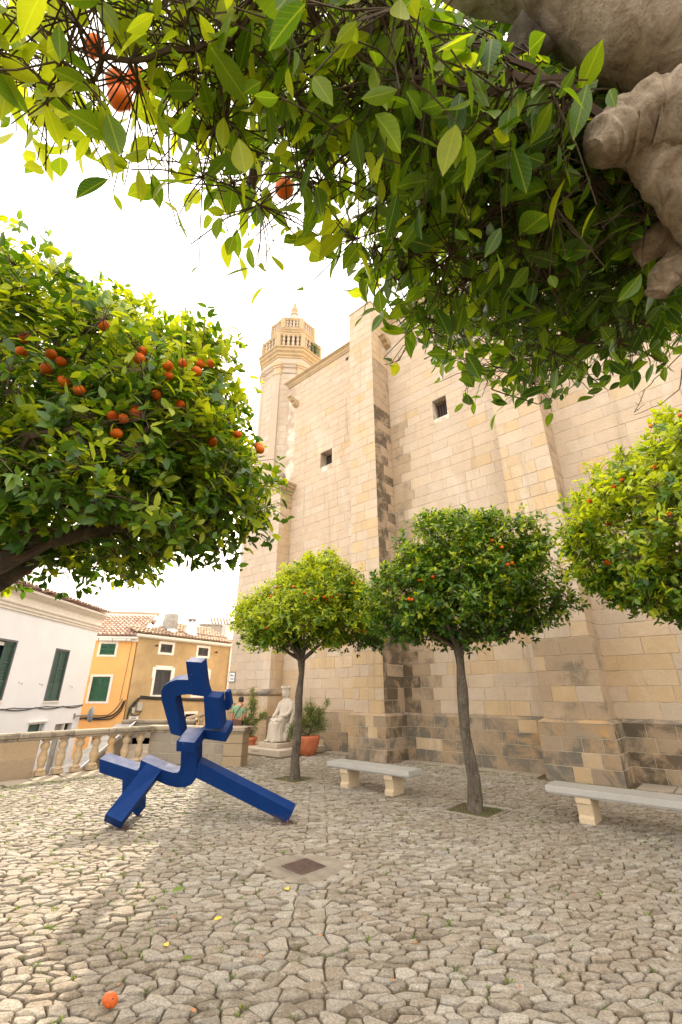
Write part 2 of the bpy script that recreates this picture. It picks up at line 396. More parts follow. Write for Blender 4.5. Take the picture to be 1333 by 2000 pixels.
class MB:
    """collects shapes and links them as one mesh"""
    def __init__(s): s.v = []; s.f = []; s.r = []
    def add(s, vs, fs, r=0.0):
        k = len(s.v); s.v += [tuple(q) for q in vs]; s.f += [[i + k for i in f] for f in fs]; s.r += [r] * len(vs)
    def hexa(s, b4, t4, r=0.0):
        s.add(list(b4) + list(t4), [(3, 2, 1, 0), (4, 5, 6, 7), (0, 1, 5, 4), (1, 2, 6, 5), (2, 3, 7, 6), (3, 0, 4, 7)], r)
    def box(s, x0, x1, y0, y1, z0, z1, r=0.0):
        s.hexa([(x0, y0, z0), (x1, y0, z0), (x1, y1, z0), (x0, y1, z0)], [(x0, y0, z1), (x1, y0, z1), (x1, y1, z1), (x0, y1, z1)], r)
    def prism(s, pts, ext, r=0.0):
        n = len(pts); e = Vector(ext)
        a = [Vector(p) for p in pts]; b = [p + e for p in a]
        s.add(a + b, [list(range(n)), list(range(2 * n - 1, n - 1, -1))] + [(i, i + n, (i + 1) % n + n, (i + 1) % n) for i in range(n)], r)
    def tube(s, pts, rad, n=6, cap=True, r=0.0):
        pts = [Vector(p) for p in pts]
        if not hasattr(rad, '__len__'): rad = [rad] * len(pts)
        vs = []; fs = []; ref = None
        for i, p in enumerate(pts):
            d = (pts[min(i + 1, len(pts) - 1)] - pts[max(i - 1, 0)])
            if d.length < 1e-7: d = Vector((0, 0, 1))
            d.normalize()
            if ref is None:
                ref = Vector((0, 0, 1)) if abs(d.z) < 0.9 else Vector((1, 0, 0))
            x = d.cross(ref)
            if x.length < 1e-4: x = d.cross(Vector((1, 0.2, 0)))
            x.normalize(); y = d.cross(x); ref = -y if False else ref
            for k in range(n):
                a = 2 * math.pi * k / n
                vs.append(p + (x * math.cos(a) + y * math.sin(a)) * rad[i])
        for i in range(len(pts) - 1):
            for k in range(n):
                k2 = (k + 1) % n
                fs.append((i * n + k, i * n + k2, (i + 1) * n + k2, (i + 1) * n + k))
        if cap:
            fs.append(tuple(range(n - 1, -1, -1))); fs.append(tuple((len(pts) - 1) * n + k for k in range(n)))
        s.add(vs, fs, r)
    def lathe(s, prof, c=(0, 0, 0), n=16, r=0.0, rot=0.0):
        vs = []; fs = []
        for (rr, z) in prof:
            for k in range(n):
                a = 2 * math.pi * k / n + rot
                vs.append((c[0] + rr * math.cos(a), c[1] + rr * math.sin(a), c[2] + z))
        for i in range(len(prof) - 1):
            for k in range(n):
                k2 = (k + 1) % n
                fs.append((i * n + k, i * n + k2, (i + 1) * n + k2, (i + 1) * n + k))
        fs.append(tuple(range(n - 1, -1, -1))); fs.append(tuple((len(prof) - 1) * n + k for k in range(n)))
        s.add(vs, fs, r)
    def mesh(s, name):
        me = bpy.data.meshes.new(name)
        me.from_pydata(s.v, [], s.f)
        if any(s.r):
            at = me.attributes.new('rnd', 'FLOAT', 'POINT'); at.data.foreach_set('value', s.r)
        me.update()
        return me
    def build(s, name, m, parent=None, smooth=False, bevel=0.0, seg=1):
        me = s.mesh(name)
        if bevel:
            bm = bmesh.new(); bm.from_mesh(me)
            bmesh.ops.recalc_face_normals(bm, faces=bm.faces)
            es = [e for e in bm.edges if len(e.link_faces) == 2 and e.calc_face_angle(0) > 0.5]
            bmesh.ops.bevel(bm, geom=es, offset=bevel, segments=seg, affect='EDGES', profile=0.7)
            bm.to_mesh(me); bm.free()
        return link(name, me, m, parent, smooth)

def tri_mesh(name, V, F, attrs=None):
    """V (n,3) and F (m,3) numpy arrays"""
    me = bpy.data.meshes.new(name)
    me.vertices.add(len(V)); me.vertices.foreach_set('co', np.asarray(V, dtype=np.float32).ravel())
    me.loops.add(F.size); me.loops.foreach_set('vertex_index', np.asarray(F, dtype=np.int32).ravel())
    me.polygons.add(len(F)); me.polygons.foreach_set('loop_start', np.arange(0, F.size, 3, dtype=np.int32))
    for k, v in (attrs or {}).items():
        at = me.attributes.new(k, 'FLOAT', 'POINT'); at.data.foreach_set('value', np.asarray(v, dtype=np.float32))
    me.update(); me.validate()
    return me

# the church stands at an angle: u runs along its wall away from us, w runs into it
TH = R(48.6)
UV = np.array([-math.sin(TH), math.cos(TH), 0.0]); WV = np.array([math.cos(TH), math.sin(TH), 0.0])
def UW(u, w, z): return tuple(UV * u + WV * w + np.array([0, 0, z]))
def to_uw(x, y): return x * UV[0] + y * UV[1], x * WV[0] + y * WV[1]

cP, sP = math.cos(PITCH), math.sin(PITCH)
def view(p):
    """where a point falls in the photograph, used only to see which pieces show largest"""
    zc = p[1] * cP + (p[2] - EYE) * sP
    if zc < 0.05: return None
    return 666.5 + FPX * p[0] / zc, 1000 - FPX * (-p[1] * sP + (p[2] - EYE) * cP) / zc, zc
def in_view(p, m=20):
    v = view(p)
    return v is not None and -m < v[0] < 1333 + m and -m < v[1] < 2000 + m

# ================================================================== SETTING
def sheet(name, pts, m, label=None):
    mb = MB(); mb.add(pts, [list(range(len(pts)))])
    return tag(mb.build(name, M[m]), label, None, None, 'structure')

# street level all round, the plaza stands above it
street = sheet('street', [(-150, -60, -1.9), (150, -60, -1.9), (150, 250, -1.9), (-150, 250, -1.9)], 'street')
pl = MB()
outline = [UW(u, w, -0.021) for u, w in ((-14, -14), (13.62, -14), (13.62, 6.95), (11.75, 8.0), (14.0, 8.9), (24, 10.2), (24, 13.6), (-14, 13.6))]
pl.prism(outline[::-1], (0, 0, -2.2))
plaza = tag(pl.build('plaza_ground', M['soil']), None, None, None, 'structure')

# ------------------------------------------------------------------ cobbles
GRATE = (-0.43, 6.17)
PITS = [UW(8.5, 8.02, 0), UW(4.07, 8.1, 0)]
def in_cobbles(x, y):
    u, w = to_uw(x, y)
    if u > 12.35 and w < 7.2: return False
    if u > 13.3 or w > 11.95 or u < -4: return False
    if w > 11.25 and 8.2 < u < 10.0: return False
    if w > 11.7 and 2.4 < u < 4.3: return False
    if u > 11.2 and w > 9.9 and u < 14.2: return False
    if u + 0.9 * w > 19.0 and w < 8.6 and u > 11.2: return False
    if (x - GRATE[0]) ** 2 / 0.46 ** 2 + (y - GRATE[1]) ** 2 / 0.39 ** 2 < 1: return False
    for p in PITS:
        pu, pw = to_uw(p[0], p[1])
        if abs(u - pu) < 0.46 and abs(w - pw) < 0.46: return False
    return True

def seen(x, y, mar=0.9):
    if y < 2.3: return False
    hw = (666.5 / FPX) * (y * cP - EYE * sP)
    return abs(x) < hw + mar + 0.12 * y

def voronoi(points, reach, sx=1.0):
    """cells of a scattered set of points, each clipped against its neighbours"""
    cell = reach
    grid = {}
    for i, (x, y) in enumerate(points):
        grid.setdefault((int(math.floor(x / cell)), int(math.floor(y / cell))), []).append(i)
    out = []
    for i, (x, y) in enumerate(points):
        gx, gy = int(math.floor(x / cell)), int(math.floor(y / cell))
        nb = []
        for a in (-2, -1, 0, 1, 2):
            for b in (-2, -1, 0, 1, 2):
                for j in grid.get((gx + a, gy + b), ()):
                    if j != i:
                        dx, dy = points[j][0] - x, points[j][1] - y
                        d = dx * dx + dy * dy
                        if d < 6 * cell * cell: nb.append((d, dx, dy))
        nb.sort()
        k = cell * 1.1
        poly = [(-k, -k), (k, -k), (k, k), (-k, k)]
        for d, dx, dy in nb[:16]:
            h = d / 2
            res = []
            n = len(poly)
            for q in range(n):
                a, b = poly[q], poly[(q + 1) % n]
                sa, sb = a[0] * dx + a[1] * dy - h, b[0] * dx + b[1] * dy - h
                if sa <= 0: res.append(a)
                if (sa < 0 < sb) or (sb < 0 < sa):
                    t = sa / (sa - sb)
                    res.append((a[0] + (b[0] - a[0]) * t, a[1] + (b[1] - a[1]) * t))
            poly = res
            if len(poly) < 3: break
        out.append(poly)
    return out

rr = random.Random(11)
ANG = R(7); ST = 2.0; SP = 0.078
ca, sa_ = math.cos(ANG), math.sin(ANG)
def warp(x, y):
    # the rows of stones swing a little across the plaza
    a = 0.16 * math.sin(x * 0.45 + 1.0) + 0.10 * math.sin(y * 0.6)
    y2 = y + a
    return (x * ca + y2 * sa_) / ST, -x * sa_ + y2 * ca
def unwarp(p, q):
    X, Y = p * ST, q
    x = X * ca - Y * sa_; y2 = X * sa_ + Y * ca
    y = y2
    for _ in range(5): y = y2 - (0.16 * math.sin(x * 0.45 + 1.0) + 0.10 * math.sin(y * 0.6))
    return x, y
pts = []
lines = []
def line_x(y): return -0.255 - 0.022 * max(0, y - 3.6) - 0.012 * max(0, y - 7) ** 1.5
yy = 2.6
while yy < 10.8:
    st = 0.13 + 0.05 * rr.random()
    for s in (-0.225, -0.075, 0.075, 0.225):
        lines.append((line_x(yy) + s + rr.uniform(-.014, .014), yy + (0.05 if s > 0 else 0) + rr.uniform(-.016, .016)))
    yy += st
q = -3.0
while q < 20:
    p = -8.0
    while p < 8:
        a = p + rr.uniform(-.49, .49) * SP; b = q + rr.uniform(-.47, .47) * SP
        x, y = unwarp(a, b)
        if seen(x, y) and (abs(x - line_x(y)) > 0.31 or y > 10.8): pts.append((a, b))
        p += SP
    q += SP
for x, y in lines: pts.append(warp(x, y))
cells = voronoi(pts, SP * 1.02)
stones = []
for (a, b), poly in zip(pts, cells):
    if len(poly) < 3: continue
    cx_, cy_ = unwarp(a, b)
    if not in_cobbles(cx_, cy_) or not seen(cx_, cy_, 0.7): continue
    stones.append(((cx_, cy_), [unwarp(a + dx, b + dy) for dx, dy in poly]))

def stone_shape(c, poly, near):
    n = len(poly)
    mx = sum(p[0] for p in poly) / n; my = sum(p[1] for p in poly) / n
    gap = rr.uniform(0.003, 0.0085) if near else 0.007
    P = []
    for x, y in poly:
        d = math.hypot(x - mx, y - my) + 1e-6
        k = max(0.3, (d - gap * 1.35) / d)
        P.append((mx + (x - mx) * k, my + (y - my) * k))
    if near:                                   # knock the corners off
        Q = []
        for i in range(n):
            a, b = P[i], P[(i + 1) % n]
            L = math.hypot(a[0] - b[0], a[1] - b[1])
            if L < 0.02: Q.append(((a[0] + b[0]) / 2, (a[1] + b[1]) / 2)); continue
            t = rr.uniform(.05, .19)
            Q.append((a[0] + (b[0] - a[0]) * t, a[1] + (b[1] - a[1]) * t)); Q.append((a[0] + (b[0] - a[0]) * (1 - t), a[1] + (b[1] - a[1]) * (1 - t)))
        P = [(x + rr.uniform(-.003, .003), y + rr.uniform(-.003, .003)) for x, y in Q]
    n = len(P)
    h = rr.gauss(0, 0.006); tx, ty = rr.gauss(0, .055), rr.gauss(0, .055)
    dome = rr.uniform(0.001, 0.009)
    V = []
    for sc, z in ((1.0, -0.045), (0.98, -0.009), (0.87, 0.0005)):
        for x, y in P:
            xx, yy_ = mx + (x - mx) * sc, my + (y - my) * sc
            zz = z + h + ((xx - mx) * tx + (yy_ - my) * ty if z > -0.03 else 0) + (rr.uniform(-.0025, .0025) if z > -0.03 else 0)
            V.append((xx, yy_, zz))
    V.append((mx, my, h + dome))
    F = []
    for r_ in range(2):
        for i in range(n):
            j = (i + 1) % n
            F.append((r_ * n + i, r_ * n + j, (r_ + 1) * n + j)); F.append((r_ * n + i, (r_ + 1) * n + j, (r_ + 1) * n + i))
    for i in range(n): F.append((2 * n + i, 2 * n + (i + 1) % n, 3 * n))
    return V, F
stones.sort(key=lambda s: s[0][0] ** 2 + s[0][1] ** 2)
solo = 0
rest = MB(); joint_spots = []
for c, poly in stones:
    V, F = stone_shape(c, poly, c[1] < 8)
    vis = in_view((c[0], c[1], 0), 5)
    if vis: joint_spots += [p for p in poly if rr.random() < 0.4]
    if vis and solo < 300:
        solo += 1
        me = bpy.data.meshes.new('cobblestone')
        me.from_pydata([(x - c[0], y - c[1], z) for x, y, z in V], [], F)
        o = link('cobblestone', me, M['cobble'], plaza)
        o.location = (c[0], c[1], 0)
    else:
        rest.add(V, F, 0.001 + rr.random())
tag(rest.build('cobblestones', M['cobble'], plaza), kind='stuff')

# flagstones by the balustrade and at the foot of the church
fl = []
def flags(u0, u1, w0, w1, nu, nw, jit=0.05):
    for i in range(nu):
        for j in range(nw):
            a0 = u0 + (u1 - u0) * i / nu; a1 = u0 + (u1 - u0) * (i + 1) / nu
            b0 = w0 + (w1 - w0) * j / nw; b1 = w0 + (w1 - w0) * (j + 1) / nw
            s = rr.uniform(-jit, jit)
            g = 0.012
            h = rr.uniform(-0.004, 0.006)
            q = [(a0 + g, b0 + g + s), (a1 - g, b0 + g + s), (a1 - g, b1 - g + s), (a0 + g, b1 - g + s)]
            mb = MB()
            mb.hexa([UW(u, w, -0.05) for u, w in q[::-1]], [UW(u, w, h) for u, w in q[::-1]])
            o = mb.build('flagstone', M['flag'], plaza, False, 0.008)
flags(12.38, 13.28, -1.0, 7.0, 2, 13)
flags(4.35, 8.25, 12.0, 12.56, 7, 2, 0.0)
flags(-1.5, 2.35, 12.0, 12.8, 6, 2, 0.0)
flags(9.95, 11.4, 12.0, 12.56, 3, 2, 0.0)

# drain: concrete collar, iron grate
dm = MB()
n = 40
ring = []
for k in range(n):
    a = 2 * math.pi * k / n
    r_ = 1 + 0.05 * math.sin(3 * a) + rr.uniform(-.03, .03)
    ring.append((GRATE[0] + 0.50 * r_ * math.cos(a), GRATE[1] + 0.43 * r_ * math.sin(a)))
gh = 0.185; ga = R(44)
sq = [(GRATE[0] + gh * (sx * math.cos(ga) - sy * math.sin(ga)), GRATE[1] + gh * (sx * math.sin(ga) + sy * math.cos(ga))) for sx, sy in ((1, -1), (1, 1), (-1, 1), (-1, -1))]
vs = [(x, y, -0.006) for x, y in ring] + [(GRATE[0] + (x - GRATE[0]) * .8, GRATE[1] + (y - GRATE[1]) * .8, 0.004) for x, y in ring]
inner = []
for k in range(n):
    a = 2 * math.pi * k / n - ga
    cxx, sxx = math.cos(a), math.sin(a)
    m_ = max(abs(cxx), abs(sxx)); px_, py_ = gh * 1.04 * cxx / m_, gh * 1.04 * sxx / m_
    inner.append((GRATE[0] + px_ * math.cos(ga) - py_ * math.sin(ga), GRATE[1] + px_ * math.sin(ga) + py_ * math.cos(ga)))
vs += [(x, y, 0.002) for x, y in inner] + [(x, y, -0.12) for x, y in inner]
fs = [(r_ * n + i, r_ * n + (i + 1) % n, (r_ + 1) * n + (i + 1) % n, (r_ + 1) * n + i) for r_ in range(3) for i in range(n)]
dm.add(vs, fs)
drain = thing('drain_grate', 'rusty square iron drain grate set in a round worn concrete patch', 'drain grate', (GRATE[0], GRATE[1], 0))
dm.build('collar', M['concrete'], drain, True)
pit = MB(); pit.add([(x, y, -0.11) for x, y in sq], [(0, 1, 2, 3)]); pit.build('shaft', M['dark'], drain)
def gpt(a, b, z): return (GRATE[0] + a * math.cos(ga) - b * math.sin(ga), GRATE[1] + a * math.sin(ga) + b * math.cos(ga), z)
fr = MB()
for a0, a1, b0, b1 in ((-gh, gh, -gh, -gh + .014), (-gh, gh, gh - .014, gh), (-gh, -gh + .014, -gh + .014, gh - .014), (gh - .014, gh, -gh + .014, gh - .014)):
    fr.hexa([gpt(a0, b0, -.03), gpt(a1, b0, -.03), gpt(a1, b1, -.03), gpt(a0, b1, -.03)], [gpt(a0, b0, .006), gpt(a1, b0, .006), gpt(a1, b1, .006), gpt(a0, b1, .006)])
fr.build('frame', M['rust'], drain)
bar = None
for k in range(15):
    b = -gh + 0.026 + k * (2 * gh - 0.052) / 14
    mb = MB(); mb.hexa([gpt(-gh + .014, b - .0055, -.025), gpt(gh - .014, b - .0055, -.025), gpt(gh - .014, b + .0055, -.025), gpt(-gh + .014, b + .0055, -.025)],
                       [gpt(-gh + .014, b - .0055, .005), gpt(gh - .014, b - .0055, .005), gpt(gh - .014, b + .0055, .005), gpt(-gh + .014, b + .0055, .005)])
    mb.build('bar', M['rust'], drain)

# tree pits: kerb stones round a patch of earth
for k, p in enumerate(PITS):
    pu, pw = to_uw(p[0], p[1])
    mb = MB(); mb.add([UW(pu + a, pw + b, -0.012) for a, b in ((-.40, -.40), (.40, -.40), (.40, .40), (-.40, .40))][::-1], [(0, 1, 2, 3)])
    mb.build('tree_pit_soil', M['soil'], plaza)
    for a0, a1, b0, b1 in ((-.46, .46, -.46, -.385), (-.46, .46, .385, .46), (-.46, -.385, -.385, .385), (.385, .46, -.385, .385)):
        q = [(a0, b0), (a1, b0), (a1, b1), (a0, b1)]
        kb = MB(); kb.hexa([UW(pu + u, pw + w, -.06) for u, w in q[::-1]], [UW(pu + u, pw + w, 0.012) for u, w in q[::-1]])
        kb.build('pit_kerb', M['cobble'], plaza, False, 0.008)

# ------------------------------------------------------------------ the church
church = thing('church', 'tall church of honey coloured sandstone blocks with buttresses and octagonal bell tower', 'church', UW(8, 12.7, 0))
BLK = []           # every ashlar block: (corner xy, yaw, length, z0, height, material, proud)
def yaw_of(inw): return math.atan2(-inw[0], inw[1])
def courses(left, inw, length, z0, z1, h, mats, holes=(), lo=0.5, hi=0.95, proud=0.002, seed=1):
    """ashlar courses on one wall face; left = its left end seen from outside, inw = direction into the wall"""
    q = random.Random(seed)
    ax = (inw[1], -inw[0])
    nz = max(1, round((z1 - z0) / h)); cq = random.Random(99); cw = [1 + cq.uniform(-.14, .14) for _ in range(nz)]; tot = sum(cw); hs = [(z1 - z0) * c_ / tot for c_ in cw]
    for i in range(nz):
        a = 0.0; zz = z0 + sum(hs[:i]); hh = hs[i]
        first = q.uniform(lo, hi) * (0.5 if i % 2 else 1.0)
        while a < length - 1e-4:
            L = first if a == 0 else q.uniform(lo, hi)
            if length - (a + L) < lo * 0.6: L = length - a
            segs = [(a, a + L)]
            for (h0, h1, g0, g1) in holes:
                if g0 < zz + hh - 0.02 and g1 > zz + 0.02:
                    ns = []
                    for s0, s1 in segs:
                        if s1 <= h0 or s0 >= h1: ns.append((s0, s1))
                        else:
                            if h0 - s0 > 0.08: ns.append((s0, h0))
                            if s1 - h1 > 0.08: ns.append((h1, s1))
                    segs = ns
            for s0, s1 in segs:
                BLK.append((left[0] + ax[0] * s0, left[1] + ax[1] * s0, inw, s1 - s0, zz, hh, mats(q, s0, s1, zz) if callable(mats) else mats, proud, q.random()))
            a += L
U2, W2 = (UV[0], UV[1]), (WV[0], WV[1])
nU2, nW2 = (-UV[0], -UV[1]), (-WV[0], -WV[1])
def uw2(u, w): p = UW(u, w, 0); return (p[0], p[1])
def ubox(mb, u0, u1, w0, w1, z0, z1):
    q = [(u1, w0), (u0, w0), (u0, w1), (u1, w1)]
    mb.hexa([UW(u, w, z0) for u, w in q], [UW(u, w, z1) for u, w in q])
def holed(mb, u0, u1, w, z0, z1, holes, depth=0.55):
    us = sorted({u0, u1, *[h[0] for h in holes], *[h[1] for h in holes]}); zs = sorted({z0, z1, *[h[2] for h in holes], *[h[3] for h in holes]})
    for a, b in zip(us, us[1:]):
        for c, d in zip(zs, zs[1:]):
            if any(h[0] <= a and b <= h[1] and h[2] <= c and d <= h[3] for h in holes): continue
            mb.add([UW(b, w, c), UW(a, w, c), UW(a, w, d), UW(b, w, d)], [(0, 1, 2, 3)])
    for h in holes:
        A = [UW(h[1], w, h[2]), UW(h[0], w, h[2]), UW(h[0], w, h[3]), UW(h[1], w, h[3])]
        B = [UW(h[1], w + depth, h[2]), UW(h[0], w + depth, h[2]), UW(h[0], w + depth, h[3]), UW(h[1], w + depth, h[3])]
        mb.add(A + B, [(1, 0, 4, 5), (2, 1, 5, 6), (3, 2, 6, 7), (0, 3, 7, 4)])

TOP = 17.45
WIN1 = (11.75, 12.48, 11.56, 12.33); WIN2 = (5.88, 6.47, 11.46, 12.32)
core = MB()
holed(core, 9.68, 15.6, 12.70, 0, TOP, [WIN1])
holed(core, 3.99, 8.46, 12.70, 0, TOP, [WIN2])
core.build('wall_core', M['mortar'], church)
core = MB()
ubox(core, -12, 2.62, 13.02, 14.5, 0, TOP)            # bay to the right
core.build('wall_core', M['mortar'], church)
core = MB()                                            # the mass of the nave behind the faces
ubox(core, 2.62, 15.4, 13.4, 24, 0, TOP - 0.2)
ubox(core, -12, 2.62, 14.5, 24, 0, TOP - 0.2)
core.build('nave_body', M['mortar'], church)
core = MB()
ubox(core, 8.46, 9.68, 11.58, 13.38, 0, 18.15)
core.build('buttress_core', M['mortar'], church)
core = MB()
ubox(core, 2.62, 3.99, 12.06, 13.38, 0, 18.0)
core.build('buttress_core', M['mortar'], church)

def m_front(q, s0, s1, z): return 'wall_warm' if q.random() < (0.35 if z < 5 else 0.07) else 'wall'
def m_b1(q, s0, s1, z): return 'wall_warm' if q.random() < 0.3 else 'wall'
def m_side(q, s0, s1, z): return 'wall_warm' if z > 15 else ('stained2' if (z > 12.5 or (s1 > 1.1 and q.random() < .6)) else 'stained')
def m_bay2(q, s0, s1, z):
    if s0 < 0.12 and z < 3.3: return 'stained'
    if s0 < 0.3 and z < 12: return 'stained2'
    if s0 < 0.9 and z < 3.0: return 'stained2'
    return m_front(q, s0, s1, z)
def m_b2(q, s0, s1, z):
    if z < 2.9 and q.random() < 0.6: return 'stained2'
    return 'wall_warm' if q.random() < 0.5 else 'wall'
def hl(uleft, *hs): return [(uleft - h[1], uleft - h[0], h[2], h[3]) for h in hs]
courses(uw2(14.38, 12.70), W2, 14.38 - 9.68, 1.27, TOP, 0.385, m_front, hl(14.38, WIN1), seed=3)
courses(uw2(8.46, 12.70), W2, 8.46 - 3.99, 1.27, TOP, 0.385, m_bay2, hl(8.46, WIN2), seed=4)
courses(uw2(2.62, 13.02), W2, 6.2, 1.27, TOP, 0.385, m_front, lo=0.6, hi=1.15, seed=5)
courses(uw2(9.69, 11.58), W2, 1.24, 1.27, 18.15, 0.385, m_b1, lo=0.38, hi=0.7, seed=6)
courses(uw2(4.0, 12.06), W2, 1.39, 1.27, 18.0, 0.385, m_b2, lo=0.4, hi=0.8, seed=7)
courses(uw2(8.46, 11.57), U2, 1.12, 1.27, 18.15, 0.385, m_side, lo=0.35, hi=0.75, seed=8)
courses(uw2(2.62, 12.05), U2, 0.96, 1.27, 18.0, 0.385, 'stained2', lo=0.35, hi=0.6, seed=9)
# plinth
PW = 0.12
pc = MB()
ubox(pc, 9.80, 14.38, 12.58, 12.75, -0.3, 1.20); pc.build('plinth_core', M['mortar_dark'], church); pc = MB()
ubox(pc, 4.12, 8.34, 12.58, 12.75, -0.3, 1.20); pc.build('plinth_core', M['mortar_dark'], church); pc = MB()
ubox(pc, 8.34, 9.80, 11.46, 12.75, -0.3, 1.20); pc.build('plinth_core', M['mortar_dark'], church); pc = MB()
ubox(pc, 2.50, 4.12, 11.94, 12.90, -0.3, 1.20); pc.build('plinth_core', M['mortar_dark'], church); pc = MB()
ubox(pc, -4, 2.50, 12.88, 13.1, -0.3, 1.20); pc.build('plinth_core', M['mortar_dark'], church)
mp = lambda q, a, b, z: 'plinth' if q.random() < .85 else 'wall_warm'
mps = lambda q, a, b, z: 'plinth' if q.random() < .4 else 'stained'
PL = dict(proud=0.002)
courses(uw2(14.38, 12.58), W2, 14.38 - 9.80, -0.02, 1.20, 0.305, lambda q, a, b, z: 'wall_warm' if q.random() < .3 else 'plinth', seed=11, lo=.4, hi=.85, **PL)
courses(uw2(8.34, 12.58), W2, 8.34 - 4.12, -0.02, 1.20, 0.305, mp, seed=12, lo=.4, hi=.9, **PL)
courses(uw2(2.50, 12.88), W2, 5.2, -0.02, 1.20, 0.305, mps, seed=13, lo=.5, hi=1.0, **PL)
courses(uw2(9.81, 11.46), W2, 1.48, -0.02, 1.20, 0.305, mp, seed=14, lo=.3, hi=.55, **PL)
courses(uw2(4.13, 11.94), W2, 1.64, -0.02, 1.20, 0.305, mp, seed=15, lo=.3, hi=.65, **PL)
courses(uw2(8.34, 11.45), U2, 1.12, -0.02, 1.20, 0.305, mps, seed=16, lo=.25, hi=.5, **PL)
courses(uw2(2.50, 11.93), U2, 0.94, -0.02, 1.20, 0.305, mps, seed=17, lo=.25, hi=.5, **PL)
# sloping top of the plinth
def weather(mb, left, inw, L, d0, d1, z0, z1, e0=0.0, e1=0.0):
    ax = (inw[1], -inw[0])
    def P(a, d, z): return (left[0] + ax[0] * a + inw[0] * d, left[1] + ax[1] * a + inw[1] * d, z)
    mb.add([P(e0 * 0, 0, z0), P(L, 0, z0), P(L - e1, d1, z1), P(e0, d1, z1)], [(0, 1, 2, 3)])
for nm, args in (('plinth_top', (uw2(14.38, 12.566), W2, 14.38 - 9.80, 0, .134, 1.20, 1.275)), ('plinth_top', (uw2(8.34, 12.566), W2, 4.22, 0, .134, 1.20, 1.275)),
                 ('plinth_top', (uw2(2.5, 12.866), W2, 6.4, 0, .155, 1.20, 1.275)), ('plinth_top', (uw2(9.82, 11.446), W2, 1.494, 0, .134, 1.20, 1.275, .13, .13)),
                 ('plinth_top', (uw2(4.14, 11.926), W2, 1.654, 0, .134, 1.20, 1.275, .13, .13)), ('plinth_top', (uw2(8.326, 11.446), U2, 1.13, 0, .134, 1.20, 1.275, .134, 0)),
                 ('plinth_top', (uw2(2.486, 11.926), U2, 0.95, 0, .134, 1.20, 1.275, .134, 0))):
    mb = MB(); weather(mb, *args); mb.build(nm, M['plinth'], church)

# cornices: a moulded run with its own profile
def moulding(name, left, inw, L, prof, m, parent=church, ret0=0.0, ret1=0.0):
    ax = (inw[1], -inw[0]); mb = MB(); n = len(prof)
    def P(a, d, z): return (left[0] + ax[0] * a - inw[0] * d, left[1] + ax[1] * a - inw[1] * d, z)
    vs = [P(-d * ret0, d, z) for d, z in prof] + [P(L + d * ret1, d, z) for d, z in prof]
    fs = [(i, i + 1, n + i + 1, n + i) for i in range(n - 1)] + [tuple(range(n))[::-1], tuple(range(n, 2 * n))]
    mb.add(vs, fs)
    return mb.build(name, M[m], parent)
CP = [(0, -0.36), (0.05, -0.36), (0.05, -0.30), (0.10, -0.24), (0.12, -0.17), (0.12, -0.13), (0.20, -0.08), (0.24, -0.05), (0.24, 0.0), (0, 0.02)]
top = [(d, 17.80 + z) for d, z in CP]
moulding('roof_cornice', uw2(15.45, 12.695), W2, 15.45 - 9.69, top, 'cornice')
moulding('roof_cornice', uw2(8.45, 12.695), W2, 8.45 - 4.0, top, 'cornice')
moulding('roof_cornice', uw2(2.61, 13.01), W2, 8, top, 'cornice')
mb = MB(); ubox(mb, 9.69, 15.4, 12.69, 24, 17.44, 17.79); mb.build('parapet', M['cornice'], church)
mb = MB(); ubox(mb, 3.99, 8.45, 12.69, 24, 17.44, 17.79); mb.build('parapet', M['cornice'], church)
mb = MB(); ubox(mb, 8.42, 9.72, 11.54, 13.4, 18.15, 18.24); mb.build('buttress_cap', M['cornice'], church, False, 0.015)
mb = MB(); ubox(mb, 2.58, 4.03, 12.02, 13.4, 18.0, 18.09); mb.build('buttress_cap', M['cornice'], church, False, 0.015)

# window openings with a deep reveal, dark inside, iron bars on the right hand one
for h, bars in ((WIN1, False), (WIN2, True)):
    w_ = MB(); w_.add([UW(h[1], 13.1, h[2]), UW(h[0], 13.1, h[2]), UW(h[0], 13.1, h[3]), UW(h[1], 13.1, h[3])], [(0, 1, 2, 3)])
    win = w_.build('window', M['dark'], church)
    if bars:
        for k in range(5):
            b_ = MB(); u_ = h[0] + 0.07 + k * (h[1] - h[0] - .14) / 4
            b_.tube([UW(u_, 12.95, h[2]), UW(u_, 12.95, h[3])], 0.012, 5); b_.build('bar', M['rust'], win)
# putlog hole and water spouts
def spout(u, z, m='cornice'):
    mb = MB()
    a = [(0.0, 0.0), (0.55, 0.10), (0.60, 0.02), (0.50, -0.02), (0.42, -0.14), (0.26, -0.18), (0.22, -0.28), (0.0, -0.36)]
    pr = [UW(u - .13, 12.69 - d, z + h) for d, h in a]
    mb.prism(pr, tuple(UV * 0.26)); return mb.build('water_spout', M[m], church, False, 0.01)
spout(14.35, 16.25); spout(8.32, 16.5)
mb = MB(); ubox(mb, 10.72, 10.86, 12.675, 12.70, 16.95, 17.12); mb.build('drain_hole', M['dark'], church)

